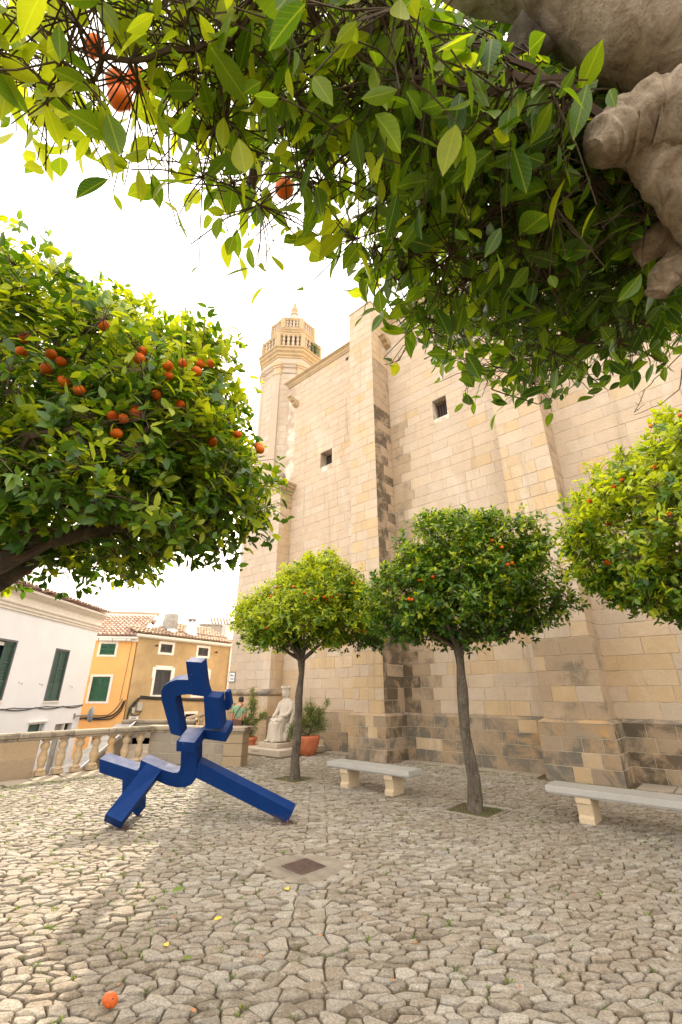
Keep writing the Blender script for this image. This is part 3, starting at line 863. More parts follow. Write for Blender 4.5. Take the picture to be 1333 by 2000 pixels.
# ------------------------------------------------------------------ tower
TU, TW, TA = 16.2, 13.77, 1.77
tb = MB(); ubox(tb, 14.40, 17.15, 12.0, 16.6, 0, 10.0); tb.build('tower_base_core', M['mortar'], church)
mt = lambda q, a, b, z: 'wall_pale' if q.random() < .85 else 'wall'
courses(uw2(17.16, 12.0), W2, 2.77, 1.98, 10.0, 0.385, mt, seed=21, lo=.45, hi=.85)
courses(uw2(14.40, 11.99), U2, 0.70, 1.98, 10.0, 0.385, lambda q, a, b, z: 'wall_warm', seed=22, lo=.3, hi=.5)
courses(uw2(17.26, 11.88), W2, 2.98, -0.02, 1.74, 0.36, lambda q, a, b, z: 'wall_warm', seed=23, lo=.45, hi=.8)
courses(uw2(14.29, 11.87), U2, 0.72, -0.02, 1.74, 0.36, lambda q, a, b, z: 'wall_warm' if q.random() < .6 else 'plinth', seed=24, lo=.3, hi=.5)
mb = MB(); ubox(mb, 14.29, 17.26, 11.88, 13.5, -0.2, 1.74); mb.build('tower_plinth_core', M['mortar'], church)
mb = MB()
prof = [(0, 0), (0.02, 0.0), (0.05, 0.02), (0.08, 0.07), (0.08, 0.13), (0.05, 0.19), (-0.10, 0.25), (-0.12, 0.25)]
moulding('base_moulding', uw2(17.26, 11.88), W2, 2.97, [(d, 1.74 + z) for d, z in prof], 'plinth', church, 1, 1)
moulding('base_moulding', uw2(14.29, 11.88), U2, 0.7, [(d, 1.74 + z) for d, z in prof], 'plinth', church, 1, 0)
PC = [(0, 10.0), (0.04, 10.0), (0.07, 10.10), (0.07, 10.16), (0.03, 10.16), (0.03, 10.24), (0.06, 10.30), (0.02, 10.32), (0.02, 10.66), (0.08, 10.70), (0.10, 10.80), (0.18, 10.86), (0.18, 10.93), (0.27, 10.98), (0.27, 11.06), (0.34, 11.12), (0.34, 11.2), (-0.1, 11.26)]
moulding('tower_string_course', uw2(17.15, 12.0), W2, 2.75, PC, 'wall_pale', church, 1, 1)
moulding('tower_string_course', uw2(14.40, 12.0), U2, 0.75, PC, 'cornice', church, 1, 0)
mb = MB(); ubox(mb, 14.45, 17.1, 12.05, 16.5, 9.9, 11.25); mb.build('tower_offset', M['wall_pale'], church)
def octa(name, prof, m, parent=church):
    mb = MB(); c = UW(TU, TW, 0)
    mb.lathe([(a / math.cos(math.pi / 8), z) for a, z in prof], c, 8, 0.0, TH + math.pi / 8)
    return mb.build(name, M[m], parent)
octa('tower_shaft', [(1.60, 11.2), (1.60, 18.6)], 'mortar')
def oct_vert(k, a):
    an = TH + math.pi / 8 + k * math.pi / 4; c = UW(TU, TW, 0); r_ = a / math.cos(math.pi / 8)
    return (c[0] + r_ * math.cos(an), c[1] + r_ * math.sin(an))
for k in range(8):
    a, b = oct_vert(k, 1.60), oct_vert((k + 1) % 8, 1.60)
    m_ = ((a[0] + b[0]) / 2, (a[1] + b[1]) / 2); c = UW(TU, TW, 0)
    i_ = Vector((c[0] - m_[0], c[1] - m_[1])).normalized()
    if i_.y < 0.2: continue
    ax = Vector((i_.y, -i_.x)); Ls = (Vector(b) - Vector(a)).length
    left = Vector(m_) - ax * (Ls / 2)
    courses((left.x, left.y), (i_.x, i_.y), Ls, 11.25, 18.5, 0.385, mt, seed=30 + k, lo=.3, hi=.62)
for k in range(8):      # corner pilasters with their capitals
    v = Vector(oct_vert(k, 1.62)); c = Vector(UW(TU, TW, 0)[:2]); o_ = (v - c).normalized(); t_ = Vector((-o_.y, o_.x))
    if o_.y > 0.95: continue
    def pil(mb, hw, dep, z0, z1):
        q = [v + t_ * hw - o_ * .3, v - t_ * hw - o_ * .3, v - t_ * hw * .9 + o_ * dep, v + t_ * hw * .9 + o_ * dep]
        mb.hexa([(p.x, p.y, z0) for p in q[::1]], [(p.x, p.y, z1) for p in q[::1]])
    mb = MB(); pil(mb, .21, .02, 11.2, 18.4)
    pobj = mb.build('pilaster', M['wall_pale'], church)
    mb = MB(); pil(mb, .24, .05, 18.4, 18.85); pil(mb, .28, .09, 18.85, 18.98); pil(mb, .32, .13, 18.98, 19.2)
    mb.build('capital', M['wall_warm'], pobj)
octa('tower_frieze', [(1.60, 18.5), (1.60, 18.9), (1.68, 18.95), (1.68, 19.05), (1.76, 19.15), (1.62, 19.2), (1.62, 19.6)], 'wall_pale')
octa('tower_cornice', [(1.62, 19.6), (1.66, 19.62), (1.66, 19.72), (1.74, 19.80), (1.74, 19.92), (1.84, 20.02), (1.84, 20.16), (1.92, 20.22), (1.92, 20.29), (1.5, 20.34)], 'cornice')
def tower_balustrade(a, z0, z1, nb, m='cornice'):
    c = Vector(UW(TU, TW, 0)[:2]); H_ = z1 - z0
    octa('rail', [(a - .14, z1 - .16 * H_), (a + .05, z1 - .16 * H_), (a + .09, z1 - .06), (a + .09, z1), (a - .18, z1 + .01)], 'cornice')
    octa('rail', [(a - .10, z0), (a + .04, z0), (a + .04, z0 + .10 * H_), (a - .12, z0 + .12 * H_)], 'cornice')
    for k in range(8):
        A, B = Vector(oct_vert(k, a - .04)), Vector(oct_vert((k + 1) % 8, a - .04))
        o_ = (A - c).normalized()
        if o_.y < 0.98:
            mb = MB(); t_ = Vector((-o_.y, o_.x)); hw = .13
            q = [A + t_ * hw - o_ * .12, A - t_ * hw - o_ * .12, A - t_ * hw + o_ * .13, A + t_ * hw + o_ * .13]
            mb.hexa([(p.x, p.y, z0) for p in q], [(p.x, p.y, z1 + .03) for p in q]); mb.build('pier', M[m], church)
        if ((A + B) / 2 - c).normalized().y > 0.3: continue
        for j in range(nb):
            p = A + (B - A) * ((j + 1) / (nb + 1))
            mb = MB(); h = H_ * .74; r_ = .105
            mb.lathe([(r_, 0), (r_, h * .08), (r_ * .5, h * .12), (r_ * .95, h * .26), (r_ * .95, h * .36), (r_ * .45, h * .5), (r_ * .95, h * .64), (r_ * .95, h * .74), (r_ * .5, h * .88), (r_, h * .92), (r_, h)], (p.x, p.y, z0 + .11 * H_), 8)
            mb.build('baluster', M['wall'], church)
tower_balustrade(1.70, 20.30, 21.37, 4)
octa('upper_drum', [(1.36, 20.3), (1.36, 21.3), (1.22, 21.35), (1.22, 21.9), (1.30, 21.96), (1.30, 22.05), (1.36, 22.12), (1.36, 22.2), (1.2, 22.24)], 'cornice')
tower_balustrade(1.27, 22.22, 23.02, 4)
octa('spire', [(1.02, 22.2), (1.02, 22.95), (0.86, 23.1), (0.22, 24.55), (0.28, 24.6), (0.28, 24.72), (0.16, 24.78)], 'wall')
mb = MB(); mb.lathe([(0.17, 24.72), (0.12, 24.8), (0.21, 24.95), (0.24, 25.1), (0.18, 25.3), (0.08, 25.42), (0.12, 25.52), (0.10, 25.64), (0.02, 25.74)], UW(TU, TW, 0), 10)
mb.build('finial', M['cornice'], church, True)
mb = MB(); mb.lathe([(.10, 0), (.12, .08), (.05, .13), (.16, .25), (.19, .38), (.14, .52), (.03, .62)], UW(14.62, 12.2, 11.26), 10); mb.build('corner_ball', M['parapet'], church, True)

# lay the blocks: the 300 that show largest are separate pieces
TEMPL = {}
def templ(L, h, var):
    key = (min(4, max(0, int((L - 0.25) / 0.2))), round(h, 1), var)
    if key in TEMPL: return TEMPL[key]
    l0 = 0.35 + key[0] * 0.2; g = 0.0065; b = 0.004; q = random.Random(hash(key) % 9999)
    j = lambda: q.uniform(-.003, .003)
    x0, x1, z0, z1 = -l0 / 2 + g, l0 / 2 - g, -h / 2 + g, h / 2 - g
    V = [(x0, .02, z0), (x1, .02, z0), (x1, .02, z1), (x0, .02, z1)]
    V += [(x0, -.002, z0), (x1, -.002, z0), (x1, -.002, z1), (x0, -.002, z1)]
    V += [(x0 + b, -.006 + j(), z0 + b + j()), (x1 - b, -.008 + j(), z0 + b + j()), (x1 - b, -.008 + j(), z1 - b + j()), (x0 + b, -.008 + j(), z1 - b + j())]
    F = [(0, 1, 5, 4), (1, 2, 6, 5), (2, 3, 7, 6), (3, 0, 4, 7), (4, 5, 9, 8), (5, 6, 10, 9), (6, 7, 11, 10), (7, 4, 8, 11), (8, 9, 10, 11)]
    TEMPL[key] = (l0, h, V, F); return TEMPL[key]
scored = []
for i, (x, y, inw, L, z, h, m, pr, rnd) in enumerate(BLK):
    ax = (inw[1], -inw[0]); c = (x + ax[0] * L / 2, y + ax[1] * L / 2, z + h / 2)
    v = view(c); s = 0
    if v and in_view(c, 0):
        hidden = (v[1] < 600 and v[0] > 740) or (v[1] < 770 and v[0] > 830) or ((v[0] - 605) ** 2 / 130 ** 2 + (v[1] - 1180) ** 2 / 90 ** 2 < 1) or ((v[0] - 940) ** 2 / 190 ** 2 + (v[1] - 1130) ** 2 / 115 ** 2 < 1) or (v[0] > 1180 and 830 < v[1] < 1180)
        facing = abs(inw[0] * c[0] + inw[1] * c[1]) / math.hypot(c[0], c[1], c[2] - EYE)
        s = L * h * (FPX / v[2]) ** 2 * facing * (0 if hidden else 1)
    scored.append((s, i, c))
scored.sort(key=lambda t: -t[0])
mcache = {}
stuff = {}
for rank, (s, i, c) in enumerate(scored):
    x, y, inw, L, z, h, m, pr, rnd = BLK[i]
    l0, h0, V, F = templ(L, h, int(rnd * 3))
    yaw = yaw_of(inw); fx = L / l0; fz = h / h0
    cs, sn = math.cos(yaw), math.sin(yaw)
    off = -pr - 0.001 + (rnd - .5) * 0.004
    c = (c[0] + inw[0] * off, c[1] + inw[1] * off, c[2])
    if rank < 300 and s > 0:
        key = (id(V), m)
        if key not in mcache:
            me = bpy.data.meshes.new('stone_block'); me.from_pydata(V, [], F); me.materials.append(M[m]); mcache[key] = me
        o = link('stone_block', mcache[key], None, church)
        o.location = c; o.rotation_euler = (0, 0, yaw); o.scale = (fx, 1, fz)
    else:
        mb = stuff.setdefault(m, MB())
        mb.add([(c[0] + vx * fx * cs - vy * sn, c[1] + vx * fx * sn + vy * cs, c[2] + vz * fz) for vx, vy, vz in V], F, 0.001 + rnd)
for m, mb in stuff.items():
    tag(mb.build('stone_blocks', M[m], church), kind='stuff')

# ================================================================== BALUSTRADE AND STAIRS
bal = thing('stone_balustrade', 'weathered stone balustrade with turned balusters along the far edge of the plaza', 'balustrade', UW(13.45, 5, 0))
def bal_prof(h, r_):
    return [(r_ * 1.0, 0), (r_ * 1.0, h * .05), (r_ * .72, h * .075), (r_ * .55, h * .13), (r_ * .80, h * .17), (r_ * .72, h * .22), (r_ * .93, h * .33), (r_ * .97, h * .42), (r_ * .72, h * .53),
            (r_ * .78, h * .545), (r_ * .55, h * .62), (r_ * .62, h * .66), (r_ * .93, h * .76), (r_ * .90, h * .83), (r_ * .58, h * .91), (r_ * .70, h * .935), (r_ * .95, h * .95), (r_ * .95, h)]
def rail_run(u0, w0, u1, w1, z, m='rail', parent=None, name='rail', half=.19, th=.17):
    A = Vector(UW(u0, w0, 0)); B = Vector(UW(u1, w1, 0)); d = (B - A).normalized(); n = Vector((-d.y, d.x, 0))
    prof = [(-half * .8, -th), (half * .8, -th), (half * .8, -th * .75), (half, -th * .62), (half * 1.02, -th * .2), (half * .85, 0), (-half * .85, 0), (-half * 1.02, -th * .2), (-half, -th * .62), (-half * .8, -th * .75)]
    mb = MB(); k = len(prof)
    vs = [A + n * a + Vector((0, 0, z + b)) for a, b in prof] + [B + n * a + Vector((0, 0, z + b)) for a, b in prof]
    mb.add(vs, [(i, (i + 1) % k, (i + 1) % k + k, i + k) for i in range(k)] + [tuple(range(k))[::-1], tuple(range(k, 2 * k))])
    return mb.build(name, M[m], parent, False, 0.006)
BU = 13.5
for a, b in ((-1.2, 0.6), (0.612, 2.2), (2.212, 3.55), (3.562, 4.75), (4.762, 5.62), (5.632, 6.90)):
    rail_run(BU, a, BU, b, .955 + rr.uniform(-.004, .004), parent=bal)
ws = [4.22 + .40 * k for k in range(7)]
for k, w_ in enumerate(ws):
    mb = MB()
    mb.lathe(bal_prof(0.70, 0.115), UW(BU, w_, 0.085), 14)
    q = MB()
    o = mb.build('baluster', M['baluster'], bal, True)
    q.lathe([(.15, 0), (.15, .07), (.13, .085)], UW(BU, w_, 0.0), 4, 0, TH + math.pi / 4); q.build('foot_block', M['baluster'], o)
mb = MB(); ubox(mb, BU - .13, BU + .13, -1.2, 4.04, -.1, .78); pier = mb.build('pier_wall', M['mortar_dark'], bal)
BLK2 = []
def courses2(left, inw, length, z0, z1, h, m, parent, lo, hi, seed, dark=None):
    """a few ashlar blocks as separate pieces of a wall"""
    q = random.Random(seed); ax = (inw[1], -inw[0]); nz = max(1, round((z1 - z0) / h)); hh = (z1 - z0) / nz
    for i in range(nz):
        a = 0.0
        while a < length - 1e-4:
            L = q.uniform(lo, hi)
            if a == 0 and i % 2: L *= .55
            if length - a - L < lo * .6: L = length - a
            l0, h0, V, F = templ(L, hh, q.randrange(3))
            mm = dark if (dark and q.random() < .4) else m
            key = (id(V), mm)
            if key not in mcache:
                me = bpy.data.meshes.new('stone_block'); me.from_pydata(V, [], F); me.materials.append(M[mm]); mcache[key] = me
            o = link('stone_block', mcache[key], None, parent)
            o.location = (left[0] + ax[0] * (a + L / 2) - inw[0] * .004, left[1] + ax[1] * (a + L / 2) - inw[1] * .004, z0 + hh * (i + .5))
            o.rotation_euler = (0, 0, yaw_of(inw)); o.scale = (L / l0, 1, hh / h0)
            a += L
courses2(uw2(BU - .13, 0.6), U2, 3.44, -.02, .78, .4, 'pier', pier, .6, 1.0, 41)
# solid parapet from the balusters to the end pedestal
A = Vector((-5.60, 14.18, 0)); B = Vector((-3.12, 13.72, 0)); d = (B - A).normalized(); n_ = Vector((-d.y, d.x, 0))
mb = MB()
mb.hexa([A - n_ * .0, B - n_ * .0, B + n_ * .26, A + n_ * .26], [p + Vector((0, 0, .78)) for p in (A, B, B + n_ * .26, A + n_ * .26)])
pw = mb.build('parapet_wall', M['mortar_dark'], bal)
courses2((A.x, A.y), (n_.x, n_.y), (B - A).length, -.02, .78, .27, 'parapet', pw, .45, .8, 42)
ua, wa = to_uw(*(A + n_ * .13 - d * .12)[:2]); ub, wb = to_uw(*(B + n_ * .13)[:2])
rail_run(ua, wa, (ua + ub) / 2, (wa + wb) / 2, .955, parent=bal); rail_run((ua + ub) / 2 - .006, (wa + wb) / 2, ub, wb, .953, parent=bal)
# end pedestal
pc_ = Vector((-2.93, 13.62, 0)); py_ = math.atan2(d.y, d.x)
def rot_box(mb, c, hx, hy, z0, z1, yaw):
    cs, sn = math.cos(yaw), math.sin(yaw)
    q = [(c[0] + a * cs - b * sn, c[1] + a * sn + b * cs) for a, b in ((-hx, -hy), (hx, -hy), (hx, hy), (-hx, hy))]
    mb.hexa([(x, y, z0) for x, y in q], [(x, y, z1) for x, y in q])
mb = MB()
for z0, z1 in ((-.05, .245), (.252, .55), (.557, .80)): rot_box(mb, pc_, .27, .24, z0, z1, py_)
ped = mb.build('pedestal', M['pier'], bal, False, 0.01)
mb = MB(); rot_box(mb, pc_, .30, .27, .80, .86, py_); rot_box(mb, pc_, .36, .33, .862, .965, py_); mb.build('pedestal_cap', M['rail'], ped, False, 0.015)

st = thing('street_stairway', 'stone stairs with grey sloping coping and steel handrail going down behind the balustrade', 'stairs', (-7.9, 16, -1.9))
mb = MB()
for k in range(11):
    mb.box(-7.75, -5.6, 15.0 + k * .30, 18.6, -1.9 + k * .2, -1.7 + k * .2)
mb.build('steps', M['statue_plinth'], st, False)
mb = MB()
mb.add([(-8.15, 14.4, -1.9), (-8.15, 18.0, -1.9), (-8.15, 18.0, .62), (-8.15, 14.4, -.5), (-7.85, 14.4, -1.9), (-7.85, 18.0, -1.9), (-7.85, 18.0, .62), (-7.85, 14.4, -.5)], [(0, 3, 2, 1), (4, 5, 6, 7), (0, 4, 7, 3), (3, 7, 6, 2), (2, 6, 5, 1)])
mb.build('side_wall', M['parapet'], st)
mb = MB(); mb.hexa([(-8.42, 14.3, -.53), (-7.75, 14.3, -.53), (-7.75, 18.0, .68), (-8.42, 18.0, .68)], [(-8.42, 14.3, -.43), (-7.75, 14.3, -.43), (-7.75, 18.0, .78), (-8.42, 18.0, .78)])
mb.build('coping', M['tank'], st)
mb = MB(); mb.tube([(-7.72, 14.2, -.36), (-7.72, 18.0, .86), (-7.72, 18.4, .86)], .03, 8); mb.build('handrail', M['steel'], st, True)
for k in range(5):
    mb = MB(); y_ = 14.6 + k * .8; mb.tube([(-7.72, y_, -.5 + (y_ - 14.3) * .32), (-7.72, y_, -.30 + (y_ - 14.3) * .32)], .015, 6); mb.build('rail_post', M['steel'], st)
mb = MB(); mb.box(-8.2, -5.55, 18.0, 18.35, -1.9, .80); lw = mb.build('landing_wall', M['parapet'], st)
mb = MB(); mb.box(-8.25, -5.5, 17.95, 18.4, .803, .90); mb.build('landing_coping', M['rail'], st, False, .015)
# sloping balustrade climbing to the right behind the sculpture
sb = thing('sloping_balustrade', 'pale stone balustrade rising beside the stairs behind the blue sculpture', 'balustrade', (-5.2, 18.6, .2))
mb = MB(); mb.hexa([(-5.95, 18.3, .86), (-4.3, 18.9, 1.36), (-4.3, 19.2, 1.36), (-5.95, 18.6, .86)], [(-5.95, 18.3, .98), (-4.3, 18.9, 1.48), (-4.3, 19.2, 1.48), (-5.95, 18.6, .98)]); mb.build('rail', M['baluster'], sb, False, .015)
mb = MB(); mb.hexa([(-5.95, 18.3, -.4), (-4.3, 18.9, -.4), (-4.3, 19.2, -.4), (-5.95, 18.6, -.4)], [(-5.95, 18.3, .22), (-4.3, 18.9, .72), (-4.3, 19.2, .72), (-5.95, 18.6, .22)]); mb.build('base_wall', M['baluster'], sb, False, .015)
for k in range(5):
    t = (k + .5) / 5; mb = MB(); mb.lathe(bal_prof(.66, .11), (-5.95 + 1.65 * t, 18.45 + .6 * t, .21 + .5 * t), 10); mb.build('baluster', M['baluster'], sb, True)

# ================================================================== HOUSES
def fac(A, D):
    """facade frame: t runs along the wall, o outwards from it"""
    A = Vector((A[0], A[1], 0)); D = Vector((D[0], D[1], 0)).normalized(); O = Vector((D.y, -D.x, 0))
    def P(t, z, o=0.0): p = A + D * t + O * o; return (p.x, p.y, z)
    return P
def fbox(mb, P, t0, t1, z0, z1, o0, o1):
    mb.hexa([P(t0, z0, o1), P(t1, z0, o1), P(t1, z0, o0), P(t0, z0, o0)], [P(t0, z1, o1), P(t1, z1, o1), P(t1, z1, o0), P(t0, z1, o0)])
def facade_sheet(name, P, t0, t1, z0, z1, holes, m, parent, depth=.16):
    mb = MB()
    ts = sorted({t0, t1, *[h[0] for h in holes], *[h[1] for h in holes]}); zs = sorted({z0, z1, *[h[2] for h in holes], *[h[3] for h in holes]})
    for a, b in zip(ts, ts[1:]):
        for c, d_ in zip(zs, zs[1:]):
            if any(h[0] <= a and b <= h[1] and h[2] <= c and d_ <= h[3] for h in holes): continue
            mb.add([P(a, c), P(b, c), P(b, d_), P(a, d_)], [(0, 1, 2, 3)])
    for h in holes:
        A_ = [P(h[0], h[2]), P(h[1], h[2]), P(h[1], h[3]), P(h[0], h[3])]; B_ = [P(h[0], h[2], -depth), P(h[1], h[2], -depth), P(h[1], h[3], -depth), P(h[0], h[3], -depth)]
        mb.add(A_ + B_, [(1, 0, 4, 5), (2, 1, 5, 6), (3, 2, 6, 7), (0, 3, 7, 4)])
    return mb.build(name, M[m], parent)
def leaf_shutter(P, t0, t1, z0, z1, m, parent, o=-.05, solid=.0, rails=(0.5,), slats=True, pitch=.045):
    """one shutter leaf: stiles and rails, louvres between, maybe a solid panel at the bottom"""
    mb = MB(); s = .045
    fbox(mb, P, t0, t0 + s, z0, z1, o - .03, o); fbox(mb, P, t1 - s, t1, z0, z1, o - .03, o)
    fbox(mb, P, t0 + s, t1 - s, z0, z0 + .07, o - .03, o - .002); fbox(mb, P, t0 + s, t1 - s, z1 - .07, z1, o - .03, o - .002)
    cuts = [z0 + .07]
    zb = z0 + (z1 - z0) * solid
    if solid: fbox(mb, P, t0 + s, t1 - s, z0 + .07, zb - .03, o - .026, o - .014); fbox(mb, P, t0 + s, t1 - s, zb - .03, zb + .03, o - .03, o - .002); cuts = [zb + .03]
    for r_ in rails:
        z_ = z0 + (z1 - z0) * r_; fbox(mb, P, t0 + s, t1 - s, z_ - .025, z_ + .025, o - .03, o - .002)
    sh = mb.build('shutter', M[m], parent)
    mb = MB(); z_ = cuts[0] + .02
    while z_ < z1 - .09:
        if not any(abs(z_ - (z0 + (z1 - z0) * r_)) < .04 for r_ in rails):
            mb.add([P(t0 + s, z_ - .018, o - .004), P(t1 - s, z_ - .018, o - .004), P(t1 - s, z_ + .018, o - .026), P(t0 + s, z_ + .018, o - .026)], [(0, 1, 2, 3)])
        z_ += pitch
    tag(mb.build('slats', M[m], sh), kind='stuff')
    mb = MB(); fbox(mb, P, t0 + s, t1 - s, z0, z1, o - .045, o - .034); mb.build('back_panel', M[m], sh)
    return sh
def surround(P, t0, t1, z0, z1, wdt, parent, m='white_trim', o=.02, ears=False, sill=True):
    mb = MB()
    fbox(mb, P, t0 - wdt, t0, z0 - wdt * .9, z1 + wdt, -.02, o); fbox(mb, P, t1, t1 + wdt, z0 - wdt * .9, z1 + wdt, -.02, o)
    fbox(mb, P, t0, t1, z1, z1 + wdt * (1.25 if ears else 1), -.02, o); fbox(mb, P, t0, t1, z0 - wdt * .9, z0, -.02, o)
    if ears:
        fbox(mb, P, t0 - wdt - .07, t0 - wdt, z1 - .38, z1 + wdt, -.02, o); fbox(mb, P, t1 + wdt, t1 + wdt + .07, z1 - .38, z1 + wdt, -.02, o)
        fbox(mb, P, t0 - wdt * .5, t1 + wdt * .5, z1 + wdt * 1.25, z1 + wdt * 1.6, -.02, o - .003)
    return mb.build('surround', M[m], parent)
def tiles(name, P0, along, up, n_al, n_up, m, parent, wdt=.21, ln=.36):
    """pantile roof, each tile a curved cap, joined into one sheet of real tiles"""
    al = Vector(along).normalized(); up = Vector(up).normalized(); nr = al.cross(up).normalized()
    if nr.z < 0: nr = -nr
    P0 = Vector(P0); mb = MB(); q = random.Random(5)
    for i in range(n_al):
        for j in range(n_up):
            b = P0 + al * (i * wdt + q.uniform(-.008, .008)) + up * (j * ln * .82 + q.uniform(-.015, .015)) + nr * (q.uniform(0, .012))
            vs = []
            for v_, lift, r_ in ((0, .03, .095), (ln, 0, .075)):
                for k in range(5):
                    a = math.pi * k / 4
                    vs.append(b + up * v_ + al * (-math.cos(a) * r_) + nr * (math.sin(a) * r_ + lift))
            mb.add(vs, [(k, k + 1, k + 6, k + 5) for k in range(4)] + [(0, 1, 2, 3, 4)], .001 + q.random())
    return tag(mb.build(name, M[m], parent, True), kind='stuff')

# --- white house on the left
wh = thing('white_house', 'long white rendered house with dark green louvred shutters and a deep moulded cornice', 'house', (-11, 17, -1.9))
PW_ = fac((-11, 8.0), (0, 1))     # t = y - 8
T = lambda y: y - 8.0
holesW = [(T(17.36), T(18.29), 1.56, 3.44), (T(14.2), T(15.22), 1.62, 3.48), (T(11.2), T(12.2), 1.62, 3.48), (T(16.90), T(17.80), -.2, .80), (T(18.46), T(19.62), -1.9, .72)]
facade_sheet('wall', PW_, 0, T(20.05), -1.9, 4.6, holesW, 'white_wall', wh, .2)
mb = MB(); fbox(mb, PW_, 0, T(20.04), -1.9, 4.7, -9, -.5); mb.build('body', M['white_wall'], wh)
mb = MB(); mb.add([PW_(T(20.05), -1.9), PW_(T(20.05), -1.9, -.5), PW_(T(20.05), 4.6, -.5), PW_(T(20.05), 4.6)], [(0, 1, 2, 3)]); mb.build('end_wall', M['white_wall'], wh)
cprof = [(0, 4.40), (.05, 4.40), (.05, 4.46), (.09, 4.50), (.09, 4.56), (.14, 4.62), (.14, 4.66), (.05, 4.68), (.05, 4.86), (.08, 4.90), (.16, 4.95), (.24, 5.03), (.30, 5.06), (.30, 5.14), (0, 5.18)]
mb = MB(); vs = [PW_(0, z, o) for o, z in cprof] + [PW_(T(20.1), z, o) for o, z in cprof]; k_ = len(cprof)
mb.add(vs, [(i, i + 1, i + 1 + k_, i + k_) for i in range(k_ - 1)] + [tuple(range(k_, 2 * k_))]); mb.build('cornice', M['cream_trim'], wh)
tiles('roof_tiles', (-10.62, 8.1, 5.20), (0, 1, 0), (-1, 0, .16), 57, 7, 'tile_pink', wh)
mb = MB(); mb.add([(-10.7, 8, 5.17), (-10.7, 20.05, 5.17), (-13.6, 20.05, 5.6), (-13.6, 8, 5.6)], [(0, 1, 2, 3)]); mb.build('roof', M['tile_pink'], wh)
def tall_shutters(y0, y1, z0, z1, open_=False):
    f = MB(); t0, t1 = T(y0), T(y1)
    for a in ((t0, t0 + .06, z0, z1), (t1 - .06, t1, z0, z1), (t0 + .06, t1 - .06, z1 - .07, z1), (t0 + .06, t1 - .06, z0, z0 + .03)): fbox(f, PW_, a[0], a[1], a[2], a[3], -.10, .012)
    w = f.build('window', M['grey_frame'], wh)
    g = MB(); g.add([PW_(t0, z0, -.18), PW_(t1, z0, -.18), PW_(t1, z1, -.18), PW_(t0, z1, -.18)], [(0, 1, 2, 3)]); g.build('pane', M['glass'], w)
    mid = (t0 + t1) / 2
    if not open_: leaf_shutter(PW_, t0 + .062, mid - .004, z0 + .032, z1 - .072, 'green', w, -.03, .30, (.64,))
    else:
        q = MB(); fbox(q, PW_, t0 + .08, t0 + .16, z0 + .03, z1 - .09, -.16, -.06); fbox(q, PW_, t0 + .16, mid, z1 - .20, z1 - .09, -.16, -.06); q.build('inner_frame', M['white_trim'], w)
    leaf_shutter(PW_, mid + .004, t1 - .062, z0 + .032, z1 - .072, 'green', w, -.03, .30, (.64,))
    s = MB(); fbox(s, PW_, t0 - .04, t1 + .02, z0 - .05, z0 - .002, -.03, .05); s.build('sill', M['white_trim'], w)
tall_shutters(17.36, 18.29, 1.56, 3.44); tall_shutters(14.2, 15.22, 1.62, 3.48, True); tall_shutters(11.2, 12.2, 1.62, 3.48)
g = MB(); g.add([PW_(T(16.9), -.2, -.12), PW_(T(17.8), -.2, -.12), PW_(T(17.8), .8, -.12), PW_(T(16.9), .8, -.12)], [(0, 1, 2, 3)]); lw_ = g.build('window', M['green'], wh)
g = MB(); fbox(g, PW_, T(16.82), T(17.88), .86, .90, 0, .07); g.build('drip_ledge', M['white_trim'], lw_)
g = MB(); fbox(g, PW_, T(17.62), T(17.74), -.2, .8, -.11, -.08); g.build('stile', M['grey_metal'], lw_)
g = MB(); g.add([PW_(T(18.46), -1.9, -.19), PW_(T(19.62), -1.9, -.19), PW_(T(19.62), .72, -.19), PW_(T(18.46), .72, -.19)], [(0, 1, 2, 3)]); dr = g.build('doorway', M['dark'], wh)
g = MB(); fbox(g, PW_, T(18.5), T(19.05), -1.9, .70, -.17, -.13); g.build('curtain', M['tank'], dr)
g = MB(); fbox(g, PW_, T(19.05), T(19.12), -1.9, .70, -.17, -.02); g.build('door_edge', M['cream_trim'], dr)
for k in range(7):
    g = MB(); g.tube([PW_(T(18.3) + k * .14, -1.9, .28), PW_(T(18.3) + k * .14, -.72, .28)], .012, 5); g.build('gate_bar', M['white_trim'], dr)
g = MB(); g.tube([PW_(T(18.3), -.72, .28), PW_(T(18.3) + .84, -.72, .28)], .016, 5); g.build('gate_rail', M['white_trim'], dr)
for k, (y, z) in enumerate(((15.9, 2.15), (17.0, 2.12), (18.9, 2.08))):
    g = MB(); g.tube([PW_(T(y), z, 0), PW_(T(y), z, .06), PW_(T(y), z - .05, .07)], .012, 5); g.tube([PW_(T(y) - .12, z + .03, 0), PW_(T(y) - .12, z + .03, .05)], .01, 5); g.build('iron_hook', M['grey_metal'], wh)
def sag(mb, pts, sagz, r_, n=8):
    out = []
    for a, b in zip(pts, pts[1:]):
        for k in range(n):
            t = k / n
            out.append((a[0] + (b[0] - a[0]) * t, a[1] + (b[1] - a[1]) * t, a[2] + (b[2] - a[2]) * t - sagz * 4 * t * (1 - t)))
    out.append(pts[-1]); mb.tube(out, r_, 5)
g = MB(); sag(g, [PW_(T(y), 1.36, .03) for y in (9, 11.6, 13.9, 15.3, 17.0, 18.6, 20.02)], .07, .018); sag(g, [PW_(T(y), 1.38, .035) for y in (9, 11.6, 14.4, 15.8, 17.5, 20.02)], .04, .014)
g.build('facade_cable', M['cable'], wh)

